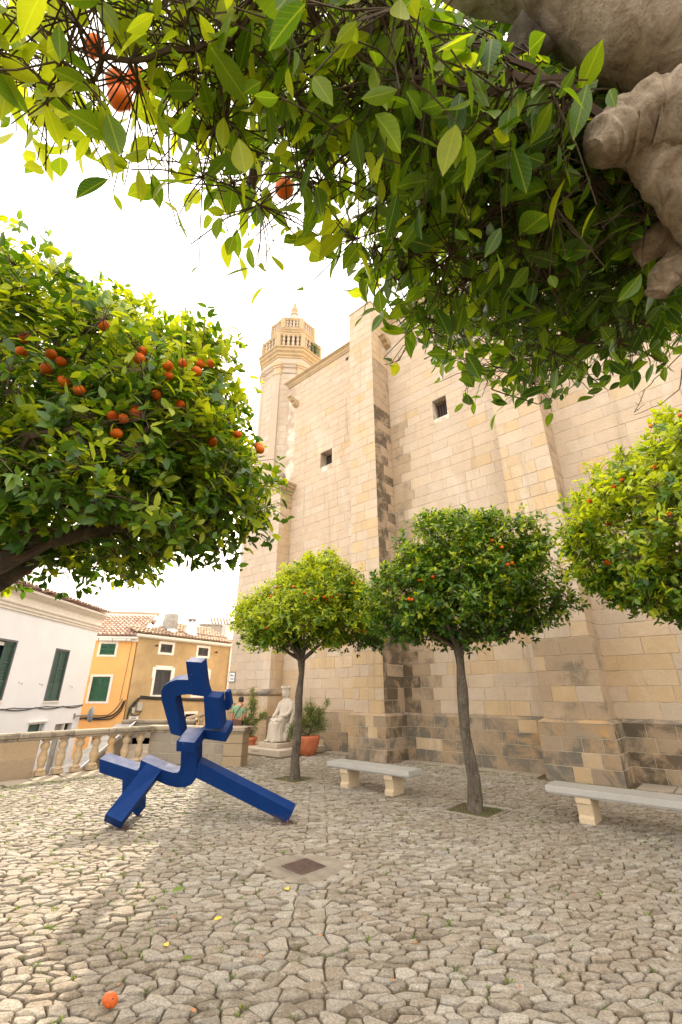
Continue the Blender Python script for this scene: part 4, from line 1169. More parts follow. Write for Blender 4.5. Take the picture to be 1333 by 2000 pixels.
mir = thing('street_mirror', 'round grey back of a street mirror on a bracket at the white house corner', 'street mirror', (-10.7, 20.1, 1.0))
g = MB(); c_ = Vector((-10.62, 20.15, 1.0))
for rad_, off_ in ((.30, 0),):
    ring_ = []
    for prr, dz in ((.0, .05), (.2, .045), (.29, .01), (.30, -.02)):
        ring_.append([(c_.x + math.cos(a) * prr * .45 - dz * .8, c_.y + dz * -.9 + math.cos(a) * prr * -.1, c_.z + math.sin(a) * prr) for a in [2 * math.pi * k / 20 for k in range(20)]])
    vs = [p for rg in ring_ for p in rg]; fs = [(i * 20 + k, i * 20 + (k + 1) % 20, (i + 1) * 20 + (k + 1) % 20, (i + 1) * 20 + k) for i in range(3) for k in range(20)]
    g.add(vs, fs)
g.build('mirror_back', M['grey_metal'], mir, True)
g = MB(); g.tube([(-11.0, 19.6, .96), (-10.66, 20.1, .98)], .03, 7); g.tube([(-11.0, 19.6, .86), (-11.0, 19.6, 1.06)], .05, 7); g.tube([(-10.66, 20.1, .72), (-10.66, 20.1, 1.2)], .022, 6); g.build('bracket', M['grey_metal'], mir)

# --- apricot house
ah = thing('apricot_house', 'apricot rendered house with green shutters in white frames and a pink tiled roof', 'house', (-10.7, 21, -1.9))
PA = fac((-12.4, 20.95), (1.0, .17)); aS = math.hypot(1, .17)
TX = lambda x: (x + 12.4) * aS
hA = [(TX(-11.31), TX(-10.66), 3.49, 3.99), (TX(-11.37) , TX(-10.62), 1.49, 2.53), (TX(-10.9), TX(-9.95), -1.9, .26)]
facade_sheet('wall', PA, 0, TX(-9.78), -1.9, 4.1, hA, 'orange_wall', ah)
mb = MB(); fbox(mb, PA, 0, TX(-9.80), -1.9, 4.08, -4, -.2); mb.build('body', M['orange_wall'], ah)
for k, h in enumerate(hA[:2]):
    g = MB(); g.add([PA(h[0], h[2], -.14), PA(h[1], h[2], -.14), PA(h[1], h[3], -.14), PA(h[0], h[3], -.14)], [(0, 1, 2, 3)]); w = g.build('window', M['glass'], ah)
    surround(PA, h[0], h[1], h[2], h[3], .10, w)
    mid = (h[0] + h[1]) / 2
    leaf_shutter(PA, h[0] + .01, mid - .008, h[2] + .01, h[3] - .01, 'green2', w, -.02, 0, (.5,)); leaf_shutter(PA, mid + .008, h[1] - .01, h[2] + .01, h[3] - .01, 'green2', w, -.02, 0, (.5,))
h = hA[2]; g = MB(); g.add([PA(h[0], h[2], -.14), PA(h[1], h[2], -.14), PA(h[1], h[3], -.14), PA(h[0], h[3], -.14)], [(0, 1, 2, 3)]); w = g.build('door', M['red_door'], ah); surround(PA, h[0], h[1], h[2], h[3], .10, w)
g = MB(); fbox(g, PA, TX(-12.35), TX(-9.74), 4.1, 4.22, -.1, .10); fbox(g, PA, TX(-12.35), TX(-9.74), 4.222, 4.30, -.1, .26); g.build('eaves', M['white_trim'], ah)
g = MB(); g.tube([PA(TX(-12.3), 4.16, .20), PA(TX(-10.0), 4.16, .20)], .06, 8); g.build('gutter', M['white_trim'], ah)
for k in range(4):
    g = MB(); g.tube([PA(.4 + k * .62, 4.30, .22), PA(.4 + k * .62, 4.12, .28), PA(.4 + k * .62, 4.08, .16)], .009, 5); g.build('gutter_bracket', M['cable'], ah)
al_ = Vector(PA(1, 0)) - Vector(PA(0, 0)); bk = Vector((-.17, 1, 0)).normalized()
tiles('roof_tiles', PA(-1.2, 4.33, .26), al_, bk * 1 + Vector((0, 0, .50)), 20, 10, 'tile_pink', ah, .20)
g = MB(); g.add([PA(-1.3, 4.30, .25), PA(2.75, 4.30, .25), PA(2.75, 5.9, -2.9), PA(-1.3, 5.9, -2.9)], [(0, 1, 2, 3)]); g.build('roof', M['tile_pink'], ah)
g = MB(); g.tube([PA(-1.3, 5.88, -2.9), PA(2.8, 5.88, -2.9)], .11, 8); g.build('ridge', M['tile'], ah)
g = MB(); g.tube([PA(TX(-9.98), 4.1, .015), PA(TX(-10.0), 2.9, .02), PA(TX(-10.05), 1.5, .02)], .009, 4); sag(g, [PA(TX(-11.9), 2.5, .02), PA(TX(-11.42), 2.35, .02)], .12, .006); g.build('thin_wire', M['cable'], ah)
g = MB(); sag(g, [PA(.3, .86, .05), PA(1.2, .84, .05), PA(2.05, .88, .06), PA(2.4, 1.1, .06), PA(2.58, 1.5, .06)], .05, .035); sag(g, [PA(.3, .80, .06), PA(1.0, .80, .06), PA(2.15, .78, .07), PA(2.52, 1.1, .07), PA(2.64, 1.56, .07)], .04, .028)
sag(g, [PA(.3, .90, .04), PA(1.2, .93, .04), PA(2.0, .93, .05), PA(2.3, 1.2, .05), PA(2.5, 1.6, .05)], .03, .016); g.build('cable_bundle', M['cable'], ah)
g = MB(); fbox(g, PA, TX(-11.98), TX(-11.84), .42, .60, 0, .02); g.build('house_number_plate', M['ceramic'], ah)

# --- ochre brown house
th_ = thing('ochre_house', 'ochre brown rendered house with grey shutters in white frames behind the blue sculpture', 'house', (-8, 24, -1.9))
PT = fac((-9.76, 21.5), (.56, .83))
hT = [(1.26, 1.94, 3.72, 4.12), (3.58, 4.26, 3.70, 4.12), (1.20, 2.08, 1.75, 2.90), (3.55, 4.40, 1.72, 2.90), (3.26, 3.90, -1.9, .84), (1.0, 1.9, -1.9, .5)]
facade_sheet('wall', PT, -.02, 5.9, -1.9, 4.3, hT, 'tan_wall', th_)
mb = MB(); fbox(mb, PT, 0, 5.88, -1.9, 4.28, -4.5, -.2); mb.build('body', M['tan_wall'], th_)
for k, h in enumerate(hT):
    g = MB(); g.add([PT(h[0], h[2], -.14), PT(h[1], h[2], -.14), PT(h[1], h[3], -.14), PT(h[0], h[3], -.14)], [(0, 1, 2, 3)])
    w = g.build('window' if k < 4 else 'door', M['glass' if k < 4 else 'dark'], th_)
    surround(PT, h[0], h[1], h[2], h[3], .12, w, ears=(k in (2, 3)))
    if k < 4:
        mid = (h[0] + h[1]) / 2
        leaf_shutter(PT, h[0] + .01, mid - .006, h[2] + .01, h[3] - .01, 'charcoal', w, -.04, 0, (.5,) if k > 1 else ()); leaf_shutter(PT, mid + .006, h[1] - .01, h[2] + .01, h[3] - .01, 'charcoal', w, -.04, 0, (.5,) if k > 1 else ())
g = MB(); fbox(g, PT, -.25, 6.0, 4.3, 4.40, -.1, .10); fbox(g, PT, -.25, 6.0, 4.402, 4.46, -.1, .24); g.build('eaves', M['white_trim'], th_)
g = MB(); g.tube([PT(-.25, 4.38, .18), PT(6.0, 4.38, .18)], .055, 8); g.build('gutter', M['white_trim'], th_)
g = MB(); g.tube([PT(5.84, 4.3, .06), PT(5.84, -1.9, .06)], .05, 8); g.build('downpipe', M['white_trim'], th_)
al2 = Vector(PT(1, 0)) - Vector(PT(0, 0)); bk2 = Vector((-al2.y, al2.x, 0)).normalized()
tiles('roof_tiles', PT(-.2, 4.49, .24), al2, bk2 + Vector((0, 0, .42)), 30, 3, 'tile', th_, .205)
tiles('roof_tiles', PT(1.7, 4.82, -.45), al2, bk2 + Vector((0, 0, .42)), 21, 6, 'tile', th_, .205)
g = MB(); g.add([PT(-.25, 4.46, .23), PT(6.0, 4.46, .23), PT(6.0, 5.6, -2.4), PT(1.7, 5.6, -2.4), PT(1.4, 4.9, -.7), PT(-.25, 4.9, -.7)], [(0, 1, 2, 3, 4, 5)]); g.build('roof', M['tile'], th_)
g = MB()
for dz, dd, r_ in ((0, .05, .03), (.05, .05, .024), (-.05, .05, .02)):
    sag(g, [PT(.35, 1.45 + dz, dd), PT(.6, 1.66 + dz, dd), PT(2.4, 1.60 + dz, dd), PT(4.2, 1.50 + dz, dd), PT(5.8, 1.46 + dz, dd)], .03, r_)
sag(g, [PT(.35, 1.5, .06), PT(.12, 1.2, .06), PT(.06, .6, .06), PT(.06, .1, .06)], .0, .03); sag(g, [PT(.5, 1.6, .06), PT(.22, 1.2, .07), PT(.25, .95, .07), PT(.6, .92, .07), PT(.75, 1.15, .07)], .05, .022); sag(g, [PT(.45, 1.62, .06), PT(.17, 1.1, .07), PT(.1, .9, .07)], .0, .02)
g.build('cable_bundle', M['cable'], th_)
g = MB(); fbox(g, PT, .46, .72, 1.08, 1.42, 0, .12); g.build('meter_box', M['box_grey'], th_, False, .01)
g = MB(); fbox(g, PT, .22, .38, .98, 1.22, 0, .10); g.build('meter_box', M['box_grey'], th_, False, .01)
g = MB(); fbox(g, PT, .20, .66, .48, .86, 0, .02); sg = g.build('tile_sign', M['ceramic'], th_)
for k, (t0, t1) in enumerate(((.30, .52), (.27, .60), (.27, .58))):
    g = MB()
    x_ = t0
    while x_ < t1: fbox(g, PT, x_, x_ + .025, .79 - k * .11 - .045, .79 - k * .11, .02, .024); x_ += .04
    g.build('lettering', M['rust'], sg)
for t, z in ((.95, 4.0), (4.75, 3.95)):
    g = MB(); g.tube([PT(t, z, 0), PT(t, z, .12)], .02, 6); g.lathe([(.02, -.05), (.06, -.04), (.06, .04), (.02, .05)], PT(t, z, .14), 8); g.build('wall_lamp_bracket', M['cable'], th_)

# rooftop things
tk = thing('water_tank', 'grey round fibre cement water tank on the tiled roof ridge', 'water tank', (-9.6, 24, 4.9))
g = MB(); g.lathe([(.36, 4.95), (.38, 5.0), (.38, 5.62), (.36, 5.66), (.36, 5.74), (.30, 5.78), (.05, 5.82)], (-9.15, 23.6, 0), 18); g.build('tank', M['tank'], tk, True)
g = MB(); g.box(-9.55, -8.75, 23.2, 24.0, 4.6, 4.95); g.build('tank_base', M['white_wall'], tk)
ch = thing('white_chimney', 'small white rendered chimney with flat cap beside the water tank', 'chimney', (-8.2, 24.4, 4.9))
g = MB(); g.hexa([(-8.55, 24.1, 4.7), (-7.95, 24.1, 4.7), (-7.95, 24.6, 4.7), (-8.55, 24.6, 4.7)], [(-8.4, 24.2, 5.45), (-8.1, 24.2, 5.45), (-8.1, 24.5, 5.45), (-8.4, 24.5, 5.45)]); g.build('stack', M['white_wall'], ch)
g = MB(); g.box(-8.47, -8.03, 24.13, 24.57, 5.56, 5.62); g.box(-8.4, -8.32, 24.2, 24.5, 5.45, 5.56); g.box(-8.18, -8.1, 24.2, 24.5, 5.45, 5.56); g.build('cap', M['tank'], ch)
gb = thing('white_roof_gable', 'white rendered gable wall rising between the two tiled roofs', 'gable wall', (-9.9, 23.5, 4.4))
g = MB(); g.prism([(-10.3, 23.2, 4.4), (-8.9, 23.6, 4.4), (-8.9, 23.6, 5.0), (-9.6, 23.4, 5.5), (-9.75, 23.35, 5.5)], (0, .3, 0)); g.build('gable', M['white_wall'], gb)
an = thing('tv_antenna', 'thin television aerial on the roofs near the church tower', 'aerial', (-8.0, 30, 5.5))
g = MB(); g.tube([(-7.9, 30, 5.0), (-7.9, 30, 8.0)], .02, 5)
for k in range(6): g.tube([(-8.35 + k * .15, 30, 7.9), (-8.35 + k * .15, 30, 8.2)], .01, 4)
g.tube([(-8.45, 30, 8.02), (-7.4, 30, 8.02)], .014, 4); g.build('mast', M['grey_metal'], an)
fw = thing('far_white_house', 'far white house with a small blue grey window seen just left of the church', 'house', (-7, 33, -1.9))
PF = fac((-9.8, 31.8), (1, .2))
g = MB(); g.prism([PF(.6, -1.9), PF(4.6, -1.9), PF(4.6, 7.55), PF(3.2, 7.3), PF(1.9, 6.55), PF(.6, 6.3)], (-.6, 3.0, 0)); g.build('wall', M['white_wall'], fw)
g = MB(); fbox(g, PF, 2.35, 3.6, 5.75, 6.3, 0, .03); w = g.build('window', M['glass'], fw); surround(PF, 2.35, 3.6, 5.75, 6.3, .06, w, o=.05)
g = MB(); fbox(g, PF, -.3, 1.15, 5.75, 6.25, 0, .8); fbox(g, PF, -.36, 1.21, 6.252, 6.36, -.06, .86); g.build('roof_terrace', M['tank'], fw)
tiles('roof_tiles', PF(.5, 6.4, .1), (1, .2, 0), (-.4, 1, .5), 7, 5, 'tile', fw, .22)
tiles('roof_tiles', PF(1.9, 5.05, .6), (1, .2, 0), (-.4, 1, .35), 12, 3, 'tile', fw, .22)
g = MB(); g.lathe([(.02, -.3), (.22, -.2), (.32, 0), (.28, .2), (.1, .33), (.02, .36)], PF(3.1, 7.85, -.4), 14); g.build('round_vent', M['tank'], fw, True)

# ================================================================== BLUE SCULPTURE
sc = thing('blue_sculpture', 'tall angular abstract sculpture of dark blue painted square steel beams on three feet', 'sculpture', (-2.4, 8.1, 0))
EL = Vector((0, .97, .24)).normalized() * .27; EU = Vector((0, .94, .34)).normalized() * .27
LOW = [(-3.984, 8.109, 0.846), (-3.675, 8.13, 0.759), (-3.364, 8.152, 0.673), (-3.33, 8.149, 0.681), (-3.314, 8.14, 0.719), (-3.295, 8.114, 0.825), (-2.935, 8.148, 0.687), (-2.752, 8.16, 0.638), (-2.683, 8.16, 0.64), (-2.65, 8.152, 0.669), (-2.64, 8.137, 0.731), (-2.656, 8.053, 1.17), (-2.387, 8.053, 1.17), (-2.361, 8.174, 0.582), (-2.381, 8.179, 0.563), (-2.438, 8.201, 0.471), (-2.546, 8.214, 0.421), (-2.683, 8.214, 0.421), (-2.851, 8.205, 0.458), (-3.014, 8.189, 0.52), (-3.302, 8.173, 0.584), (-3.266, 8.291, 0.02), (-3.307, 8.291, 0.02), (-3.559, 8.244, 0.25), (-3.578, 8.186, 0.532), (-3.966, 8.16, 0.64)]
RINGP = [(-2.593, 7.587, 2.329), (-2.327, 7.593, 2.313), (-2.268, 7.739, 1.909), (-2.226, 7.782, 1.79), (-2.013, 7.789, 1.771), (-1.961, 7.94, 1.30), (-2.24, 7.93, 1.30), (-2.284, 7.782, 1.79), (-2.543, 7.77, 1.824), (-2.692, 7.776, 1.808), (-2.743, 7.782, 1.79), (-2.76, 7.797, 1.75), (-2.629, 7.986, 1.18), (-2.817, 7.988, 1.221), (-2.903, 7.892, 1.486), (-2.984, 7.801, 1.739), (-2.997, 7.762, 1.845), (-2.987, 7.747, 1.888), (-2.948, 7.724, 1.951), (-2.857, 7.701, 2.015), (-2.743, 7.689, 2.047), (-2.547, 7.689, 2.047)]
ADDP = [(-2.0, 7.789, 1.771), (-1.93, 7.789, 1.771), (-1.885, 7.869, 1.549), (-1.925, 7.883, 1.48), (-2.0, 7.881, 1.48)]
PLATE = [(-2.605, 7.678, 1.142), (-2.592, 8.168, 1.319), (-2.471, 8.126, 1.304), (-2.366, 8.126, 1.304), (-2.34, 8.205, 1.332), (-2.332, 8.306, 1.369), (-2.34, 8.424, 1.412), (-1.9, 8.398, 1.402), (-1.898, 7.964, 1.245), (-2.29, 8.058, 1.279), (-2.298, 7.632, 1.125)]
def steel(name, pts, ext):
    mb = MB(); mb.prism(pts, ext)
    return mb.build(name, M['blue'], sc, False, 0.004)
steel('base_frame', LOW, EL)
steel('upper_loop', RINGP, EU)
steel('back_block', [Vector(p) + EU * 1.002 for p in ADDP], EU * .5)
mdn = Vector((0, -.34, .94)).normalized() * -.155
steel('shoulder_plate', PLATE, mdn)
TL, TR, BR, BL, lR, lL = [Vector(p) for p in ((-3.192, 8.123, 0.787), (-2.935, 8.148, 0.687), (-3.16, 7.45, 0.13), (-3.465, 7.55, 0.201), (-3.243, 7.62, 0.011), (-3.551, 7.72, 0.081))]
mb = MB(); dn = (lR - BR) * 1.2
mb.hexa([TL + dn, TR + dn, TR, TL], [lL, lR, BR, BL]); mb.build('front_leg', M['blue'], sc, False, .004)
q = [Vector(p) for p in ((-2.347, 8.1, 0.804), (-0.737, 7.88, 0.166), (-0.822, 7.92, 0.004), (-2.37, 8.15, 0.569), (-2.371, 8.36, 0.853), (-0.722, 8.14, 0.216))]
mb = MB(); mb.hexa([q[3], q[0], q[4], q[3] + (q[4] - q[0])], [q[2], q[1], q[5], q[2] + (q[5] - q[1])]); mb.build('right_leg', M['blue'], sc, False, .004)
for k, p in enumerate(((-.82, 7.93), (-3.22, 7.66), (-3.29, 8.36))):
    mb = MB(); mb.lathe([(.10, 0.004), (.10, .012), (.02, .014), (.018, .05)], (p[0], p[1], 0), 14); mb.build('foot_plate', M['rust'], sc)

# ================================================================== BENCHES
def bench(u0, u1, w0, w1, label, legs, group='stone benches in front of the church'):
    c = UW((u0 + u1) / 2, (w0 + w1) / 2, 0)
    t = thing('stone_bench', label, 'bench', c, group)
    mb = MB(); n = 10; vs = []; fs = []
    ubox(mb, u0, u1, w0, w1, .375, .47)
    mb.build('seat_slab', M['bench_slab'], t, False, .014, 2)
    mb = MB(); ubox(mb, u0 + .025, u1 - .025, w0 + .02, w1 - .02, .352, .376); mb.build('slab_lip', M['bench_slab'], t, False, .006)
    for l0, l1 in legs:
        prof = [(.0, 0), (.0, .085), (.035, .105), (.03, .13), (.0, .26), (.0, .27), (-.02, .27), (-.02, .353)]
        mb = MB(); A = []
        a = w0 + .05; b = w1 - .05
        pr = [UW(l0, a + d_, z) for d_, z in prof] + [UW(l0, b - d_, z) for d_, z in prof[::-1]]
        mb.prism(pr, tuple(UV * (l1 - l0)))
        mb.build('leg', M['bench_leg'], t, False, .006)
    return t
bench(5.28, 7.40, 7.93, 8.42, 'grey stone bench on two cream legs between the two slim orange trees', ((5.70, 5.90), (6.84, 7.06)))
bench(.10, 2.92, 8.32, 8.84, 'grey stone bench on cream legs cut by the right edge of the picture', ((.40, .62), (2.28, 2.50)))

# ================================================================== STATUE
stt = thing('king_statue', 'white stone statue of a seated crowned king in a long robe between two potted shrubs', 'statue', UW(12.5, 11.1, 0))
mb = MB(); ubox(mb, 11.56, 13.62, 10.2, 12.3, -.02, .17); pb = mb.build('lower_plinth', M['statue_plinth'], stt, False, .012)
mb = MB(); ubox(mb, 12.05, 13.02, 10.52, 11.65, .17, .31); mb.build('upper_plinth', M['statue_plinth'], stt, False, .015)
def text_mesh(body, size, m, parent, loc, right, up, name='lettering', ext=.003, align='CENTER', font_shear=0.0):
    cu = bpy.data.curves.new('lettering', 'FONT'); cu.body = body; cu.size = size; cu.extrude = ext; cu.align_x = align; cu.align_y = 'CENTER'; cu.resolution_u = 2; cu.shear = font_shear
    tmp = bpy.data.objects.new('tmp', cu); COL.objects.link(tmp)
    dg = bpy.context.evaluated_depsgraph_get(); me = bpy.data.meshes.new_from_object(tmp.evaluated_get(dg))
    bpy.data.objects.remove(tmp); bpy.data.curves.remove(cu)
    r_ = Vector(right).normalized(); u_ = Vector(up).normalized(); n_ = r_.cross(u_)
    mx = Matrix((r_, u_, n_)).transposed().to_4x4(); mx.translation = Vector(loc)
    me.transform(mx); me.materials.clear()
    return link(name, me, M[m], parent)
text_mesh('ALFONS III', .085, 'engraved', pb, UW(12.75, 10.197, .085), tuple(-UV), (0, 0, 1))
# figure, local axes: x across (to its left), y forward, z up; forward is away from the church wall
FO = Vector(UW(12.55, 11.12, .31)); fy = Vector(tuple(-WV)); fx_ = Vector((0, 0, 1)).cross(fy) * -1
def L2W(x, y, z): p = FO + fx_ * x + fy * y; return (p.x, p.y, FO.z + z)
sm = MB()
def ring_loft(secs, n=18):
    """secs: (cx, cy, z, rx, ry)"""
    vs = []; fs = []
    for cx_, cy_, z, rx, ry in secs:
        for k in range(n):
            a = 2 * math.pi * k / n
            vs.append(L2W(cx_ + rx * math.cos(a), cy_ + ry * math.sin(a), z))
    for i in range(len(secs) - 1):
        for k in range(n):
            fs.append((i * n + k, i * n + (k + 1) % n, (i + 1) * n + (k + 1) % n, (i + 1) * n + k))
    fs.append(tuple(range(n - 1, -1, -1))); fs.append(tuple((len(secs) - 1) * n + k for k in range(n)))
    sm.add(vs, fs)
ring_loft([(0, -.06, 0, .32, .30), (0, -.06, .3, .32, .29), (0, -.08, .55, .30, .26)])                      # throne block
ring_loft([(0, .26, .02, .36, .24), (0, .27, .10, .37, .24), (0, .25, .3, .31, .22), (0, .20, .5, .28, .23), (0, .16, .64, .27, .25), (0, .06, .74, .26, .26)])   # robe over the shins
ring_loft([(0, -.08, .55, .25, .22), (0, -.12, .75, .24, .19), (0, -.16, .95, .25, .18), (0, -.19, 1.15, .29, .18), (0, -.19, 1.27, .27, .15), (0, -.17, 1.35, .13, .11), (0, -.155, 1.42, .085, .085)])  # trunk
ring_loft([(0, -.13, 1.38, .09, .09), (0, -.115, 1.45, .115, .125), (0, -.115, 1.55, .125, .14), (0, -.125, 1.64, .12, .135), (0, -.13, 1.70, .09, .10)], 14)   # head
ring_loft([(0, -.16, 1.36, .12, .09), (0, -.165, 1.45, .155, .12), (0, -.165, 1.56, .155, .14), (0, -.15, 1.64, .13, .13)], 14)                    # hair
ring_loft([(0, -.135, 1.61, .142, .15), (0, -.135, 1.70, .15, .158), (0, -.135, 1.71, .12, .13)], 14)                                          # crown band
def stub(pts, rad): sm.tube([L2W(*p) for p in pts], rad, 10)
for s in (-1, 1):
    stub([(s * .13, -.05, .66), (s * .15, .22, .68), (s * .15, .34, .60)], [.13, .125, .11])            # thighs and knees
    stub([(s * .15, .34, .58), (s * .16, .36, .3), (s * .17, .40, .06)], [.105, .09, .085])
    stub([(s * .17, .36, .05), (s * .18, .52, .035), (s * .18, .60, .03)], [.06, .05, .035])             # feet
    stub([(s * .27, -.18, 1.22), (s * .33, -.10, 1.0), (s * .31, .02, .84)], [.09, .08, .07])            # upper arms
    stub([(s * .31, .02, .84), (s * .2, .2, .80), (s * .12, .28, .79)], [.075, .055, .05])               # forearms
    for f_ in range(4): stub([(s * (.13 - f_ * .02), .27, .80), (s * (.12 - f_ * .02), .33, .795), (s * (.12 - f_ * .02), .355, .77)], [.014, .013, .011])
    stub([(s * .29, -.22, 1.24), (s * .36, -.2, .95), (s * .36, -.12, .6), (s * .36, .06, .3), (s * .33, .16, .03)], [.07, .075, .085, .09, .09])    # cloak falling at the sides
for k in range(9):                                                                                        # folds of the robe
    a = R(-65 + k * 130 / 8)
    stub([(math.sin(a) * .24, .18 + math.cos(a) * .20, .66), (math.sin(a) * .30, .22 + math.cos(a) * .21, .35), (math.sin(a) * .36, .24 + math.cos(a) * .24, .03)], [.028, .034, .042])
stub([(-.30, .05, .88), (-.1, .24, .76), (.18, .30, .52), (.32, .34, .3)], [.04, .045, .045, .035])
stub([(0, .015, 1.545), (0, .045, 1.52), (0, .02, 1.505)], [.018, .024, .018])                             # nose
stub([(-.04, .006, 1.475), (.04, .006, 1.475)], [.016, .016]); stub([(0, 0.0, 1.44), (0, .012, 1.425)], [.04, .035])
for k in range(8):
    a = 2 * math.pi * k / 8
    stub([(math.sin(a) * .14, -.135 + math.cos(a) * .15, 1.68), (math.sin(a) * .155, -.135 + math.cos(a) * .165, 1.765)], [.045, .03])
fig = sm.build('figure', M['statue'], stt, True)
rm = fig.modifiers.new('remesh', 'REMESH'); rm.mode = 'VOXEL'; rm.voxel_size = .014; rm.use_smooth_shade = True
sm_ = fig.modifiers.new('smooth', 'SMOOTH'); sm_.iterations = 3; sm_.factor = .5

# ================================================================== POTS
def pot(loc, prof, label, m='terracotta'):
    t = thing('plant_pot', label, 'plant pot', loc, None)
    mb = MB(); mb.lathe(prof, loc, 28); mb.build('pot', M[m], t, True)
    mb = MB(); r_ = prof[-1][0] * .9; mb.lathe([(r_, prof[-1][1] - .06), (.02, prof[-1][1] - .04)], loc, 16); mb.build('compost', M['soil'], t)
    return t
P1 = (-3.22, 17.0, 0.0); P2 = (-1.07, 15.75, 0.0)
pot(P1, [(.17, 0), (.19, .02), (.235, .30), (.235, .305), (.27, .31), (.275, .42), (.24, .425), (.23, .40)], 'brown terracotta pot with a thick rim left of the seated statue')
pot(P2, [(.20, 0), (.24, .02), (.32, .22), (.37, .42), (.385, .50), (.385, .56), (.33, .565), (.32, .52)], 'large orange terracotta pot partly behind the slim tree trunk')

# ================================================================== PERSON
def skin_body(name, joints, bones, root, m, parent, sub=2):
    me = bpy.data.meshes.new(name); me.from_pydata([j[0] for j in joints], bones, [])
    o = link(name, me, M[m], parent)
    bm = bmesh.new(); bm.from_mesh(me); bm.verts.layers.skin.verify(); bm.to_mesh(me); bm.free()
    for i, j in enumerate(joints):
        r_ = j[1] if hasattr(j[1], '__len__') else (j[1], j[1])
        me.skin_vertices[0].data[i].radius = r_
        me.skin_vertices[0].data[i].use_root = (i == root)
    s = o.modifiers.new('skin', 'SKIN'); s.use_smooth_shade = True
    b = o.modifiers.new('sub', 'SUBSURF'); b.levels = sub; b.render_levels = sub
    return o
pp = Vector((-3.66, 17.0, .02))
per = thing('person', 'man in a sage green t-shirt with a brown shoulder bag, seen from behind', 'person', pp)
def Q(x, y, z): return (pp.x + x, pp.y + y, pp.z + z)      # x to the right in the photograph, y away from us
J = [(Q(0, 0, .92), (.15, .11)), (Q(0, 0, 1.12), (.145, .10)), (Q(0, .01, 1.32), (.17, .11)), (Q(.01, .03, 1.42), (.09, .08)), (Q(.02, .05, 1.47), (.055, .055)),
     (Q(.03, .075, 1.555), (.078, .09)), (Q(.035, .08, 1.64), (.066, .08)),
     (Q(-.18, 0, 1.34), (.062, .062)), (Q(-.235, .0, 1.08), (.048, .048)), (Q(-.235, .06, .84), (.034, .034)), (Q(-.23, .08, .76), (.034, .026)),
     (Q(.18, .01, 1.34), (.062, .062)), (Q(.235, .02, 1.08), (.048, .048)), (Q(.20, .10, .86), (.034, .034)), (Q(.17, .14, .78), (.034, .026)),
     (Q(-.09, 0, .86), (.095, .095)), (Q(-.10, .02, .48), (.062, .062)), (Q(-.11, -.02, .09), (.042, .042)), (Q(-.12, .12, .04), (.04, .03)),
     (Q(.09, 0, .86), (.095, .095)), (Q(.10, .06, .48), (.062, .062)), (Q(.10, .10, .09), (.042, .042)), (Q(.11, .24, .04), (.04, .03))]
Bn = [(0, 1), (1, 2), (2, 3), (3, 4), (4, 5), (5, 6), (2, 7), (7, 8), (8, 9), (9, 10), (2, 11), (11, 12), (12, 13), (13, 14), (0, 15), (15, 16), (16, 17), (17, 18), (0, 19), (19, 20), (20, 21), (21, 22)]
skin_body('body', J, Bn, 0, 'skin', per)
for s, hand in ((-1, (-.23, .08, .76)), (1, (.17, .14, .78))):
    for k, ln in enumerate((.06, .07, .065, .055)):
        a = hand[0] + (k - 1.5) * .016
        mb = MB(); mb.tube([Q(a, hand[1], hand[2] - .02), Q(a, hand[1] + .006, hand[2] - .02 - ln * .6), Q(a, hand[1] + .022, hand[2] - .02 - ln)], [.010, .009, .007], 6); mb.build('finger', M['skin'], per, True)
    mb = MB(); mb.tube([Q(hand[0] - s * .03, hand[1], hand[2] + .01), Q(hand[0] - s * .048, hand[1] + .01, hand[2] - .025), Q(hand[0] - s * .05, hand[1] + .02, hand[2] - .045)], [.012, .011, .009], 6); mb.build('thumb', M['skin'], per, True)
Js = [(Q(0, 0, .93), (.175, .135)), (Q(0, 0, 1.12), (.165, .125)), (Q(0, .01, 1.31), (.19, .13)), (Q(.005, .02, 1.405), (.10, .085)), (Q(-.19, 0, 1.335), (.082, .08)), (Q(-.235, 0, 1.13), (.072, .07)), (Q(.19, .01, 1.335), (.082, .08)), (Q(.235, .02, 1.13), (.072, .07))]
skin_body('t_shirt', Js, [(0, 1), (1, 2), (2, 3), (2, 4), (4, 5), (2, 6), (6, 7)], 0, 'tshirt', per)
Jt = [(Q(0, 0, .90), (.16, .125)), (Q(-.09, 0, .84), (.11, .11)), (Q(-.10, .02, .48), (.078, .078)), (Q(-.11, -.02, .10), (.062, .062)), (Q(.09, 0, .84), (.11, .11)), (Q(.10, .06, .48), (.078, .078)), (Q(.10, .10, .10), (.062, .062))]
skin_body('trousers', Jt, [(0, 1), (1, 2), (2, 3), (0, 4), (4, 5), (5, 6)], 0, 'trousers', per)
mb = MB(); mb.lathe([(.045, 1.50), (.078, 1.53), (.090, 1.58), (.092, 1.63), (.08, 1.68), (.05, 1.705), (.01, 1.71)], Q(.03, .06, 0), 18); mb.build('hair', M['hair'], per, True)
for s in (-1, 1):
    mb = MB(); mb.lathe([(.008, -.03), (.016, -.01), (.018, .02), (.006, .035)], Q(.032 + s * .088, .085, 1.56), 8); mb.build('ear', M['skin'], per, True)
mb = MB(); mb.tube([Q(.035, .165, 1.60), Q(.037, .19, 1.565), Q(.036, .168, 1.55)], [.010, .017, .010], 6); mb.build('nose', M['skin'], per, True)
mb = MB(); mb.tube([Q(.015, .168, 1.522), Q(.057, .168, 1.522)], [.007, .007], 5); mb.build('mouth', M['leather'], per, True)
for s in (-1, 1): mb = MB(); mb.lathe([(.002, -.008), (.009, 0), (.002, .008)], Q(.036 + s * .03, .162, 1.592), 8); mb.build('eye', M['hair'], per, True)
bag = thing('shoulder_bag', 'small brown leather bag on a dark strap hanging at the man\'s right hip', 'bag', Q(.04, -.17, .80))
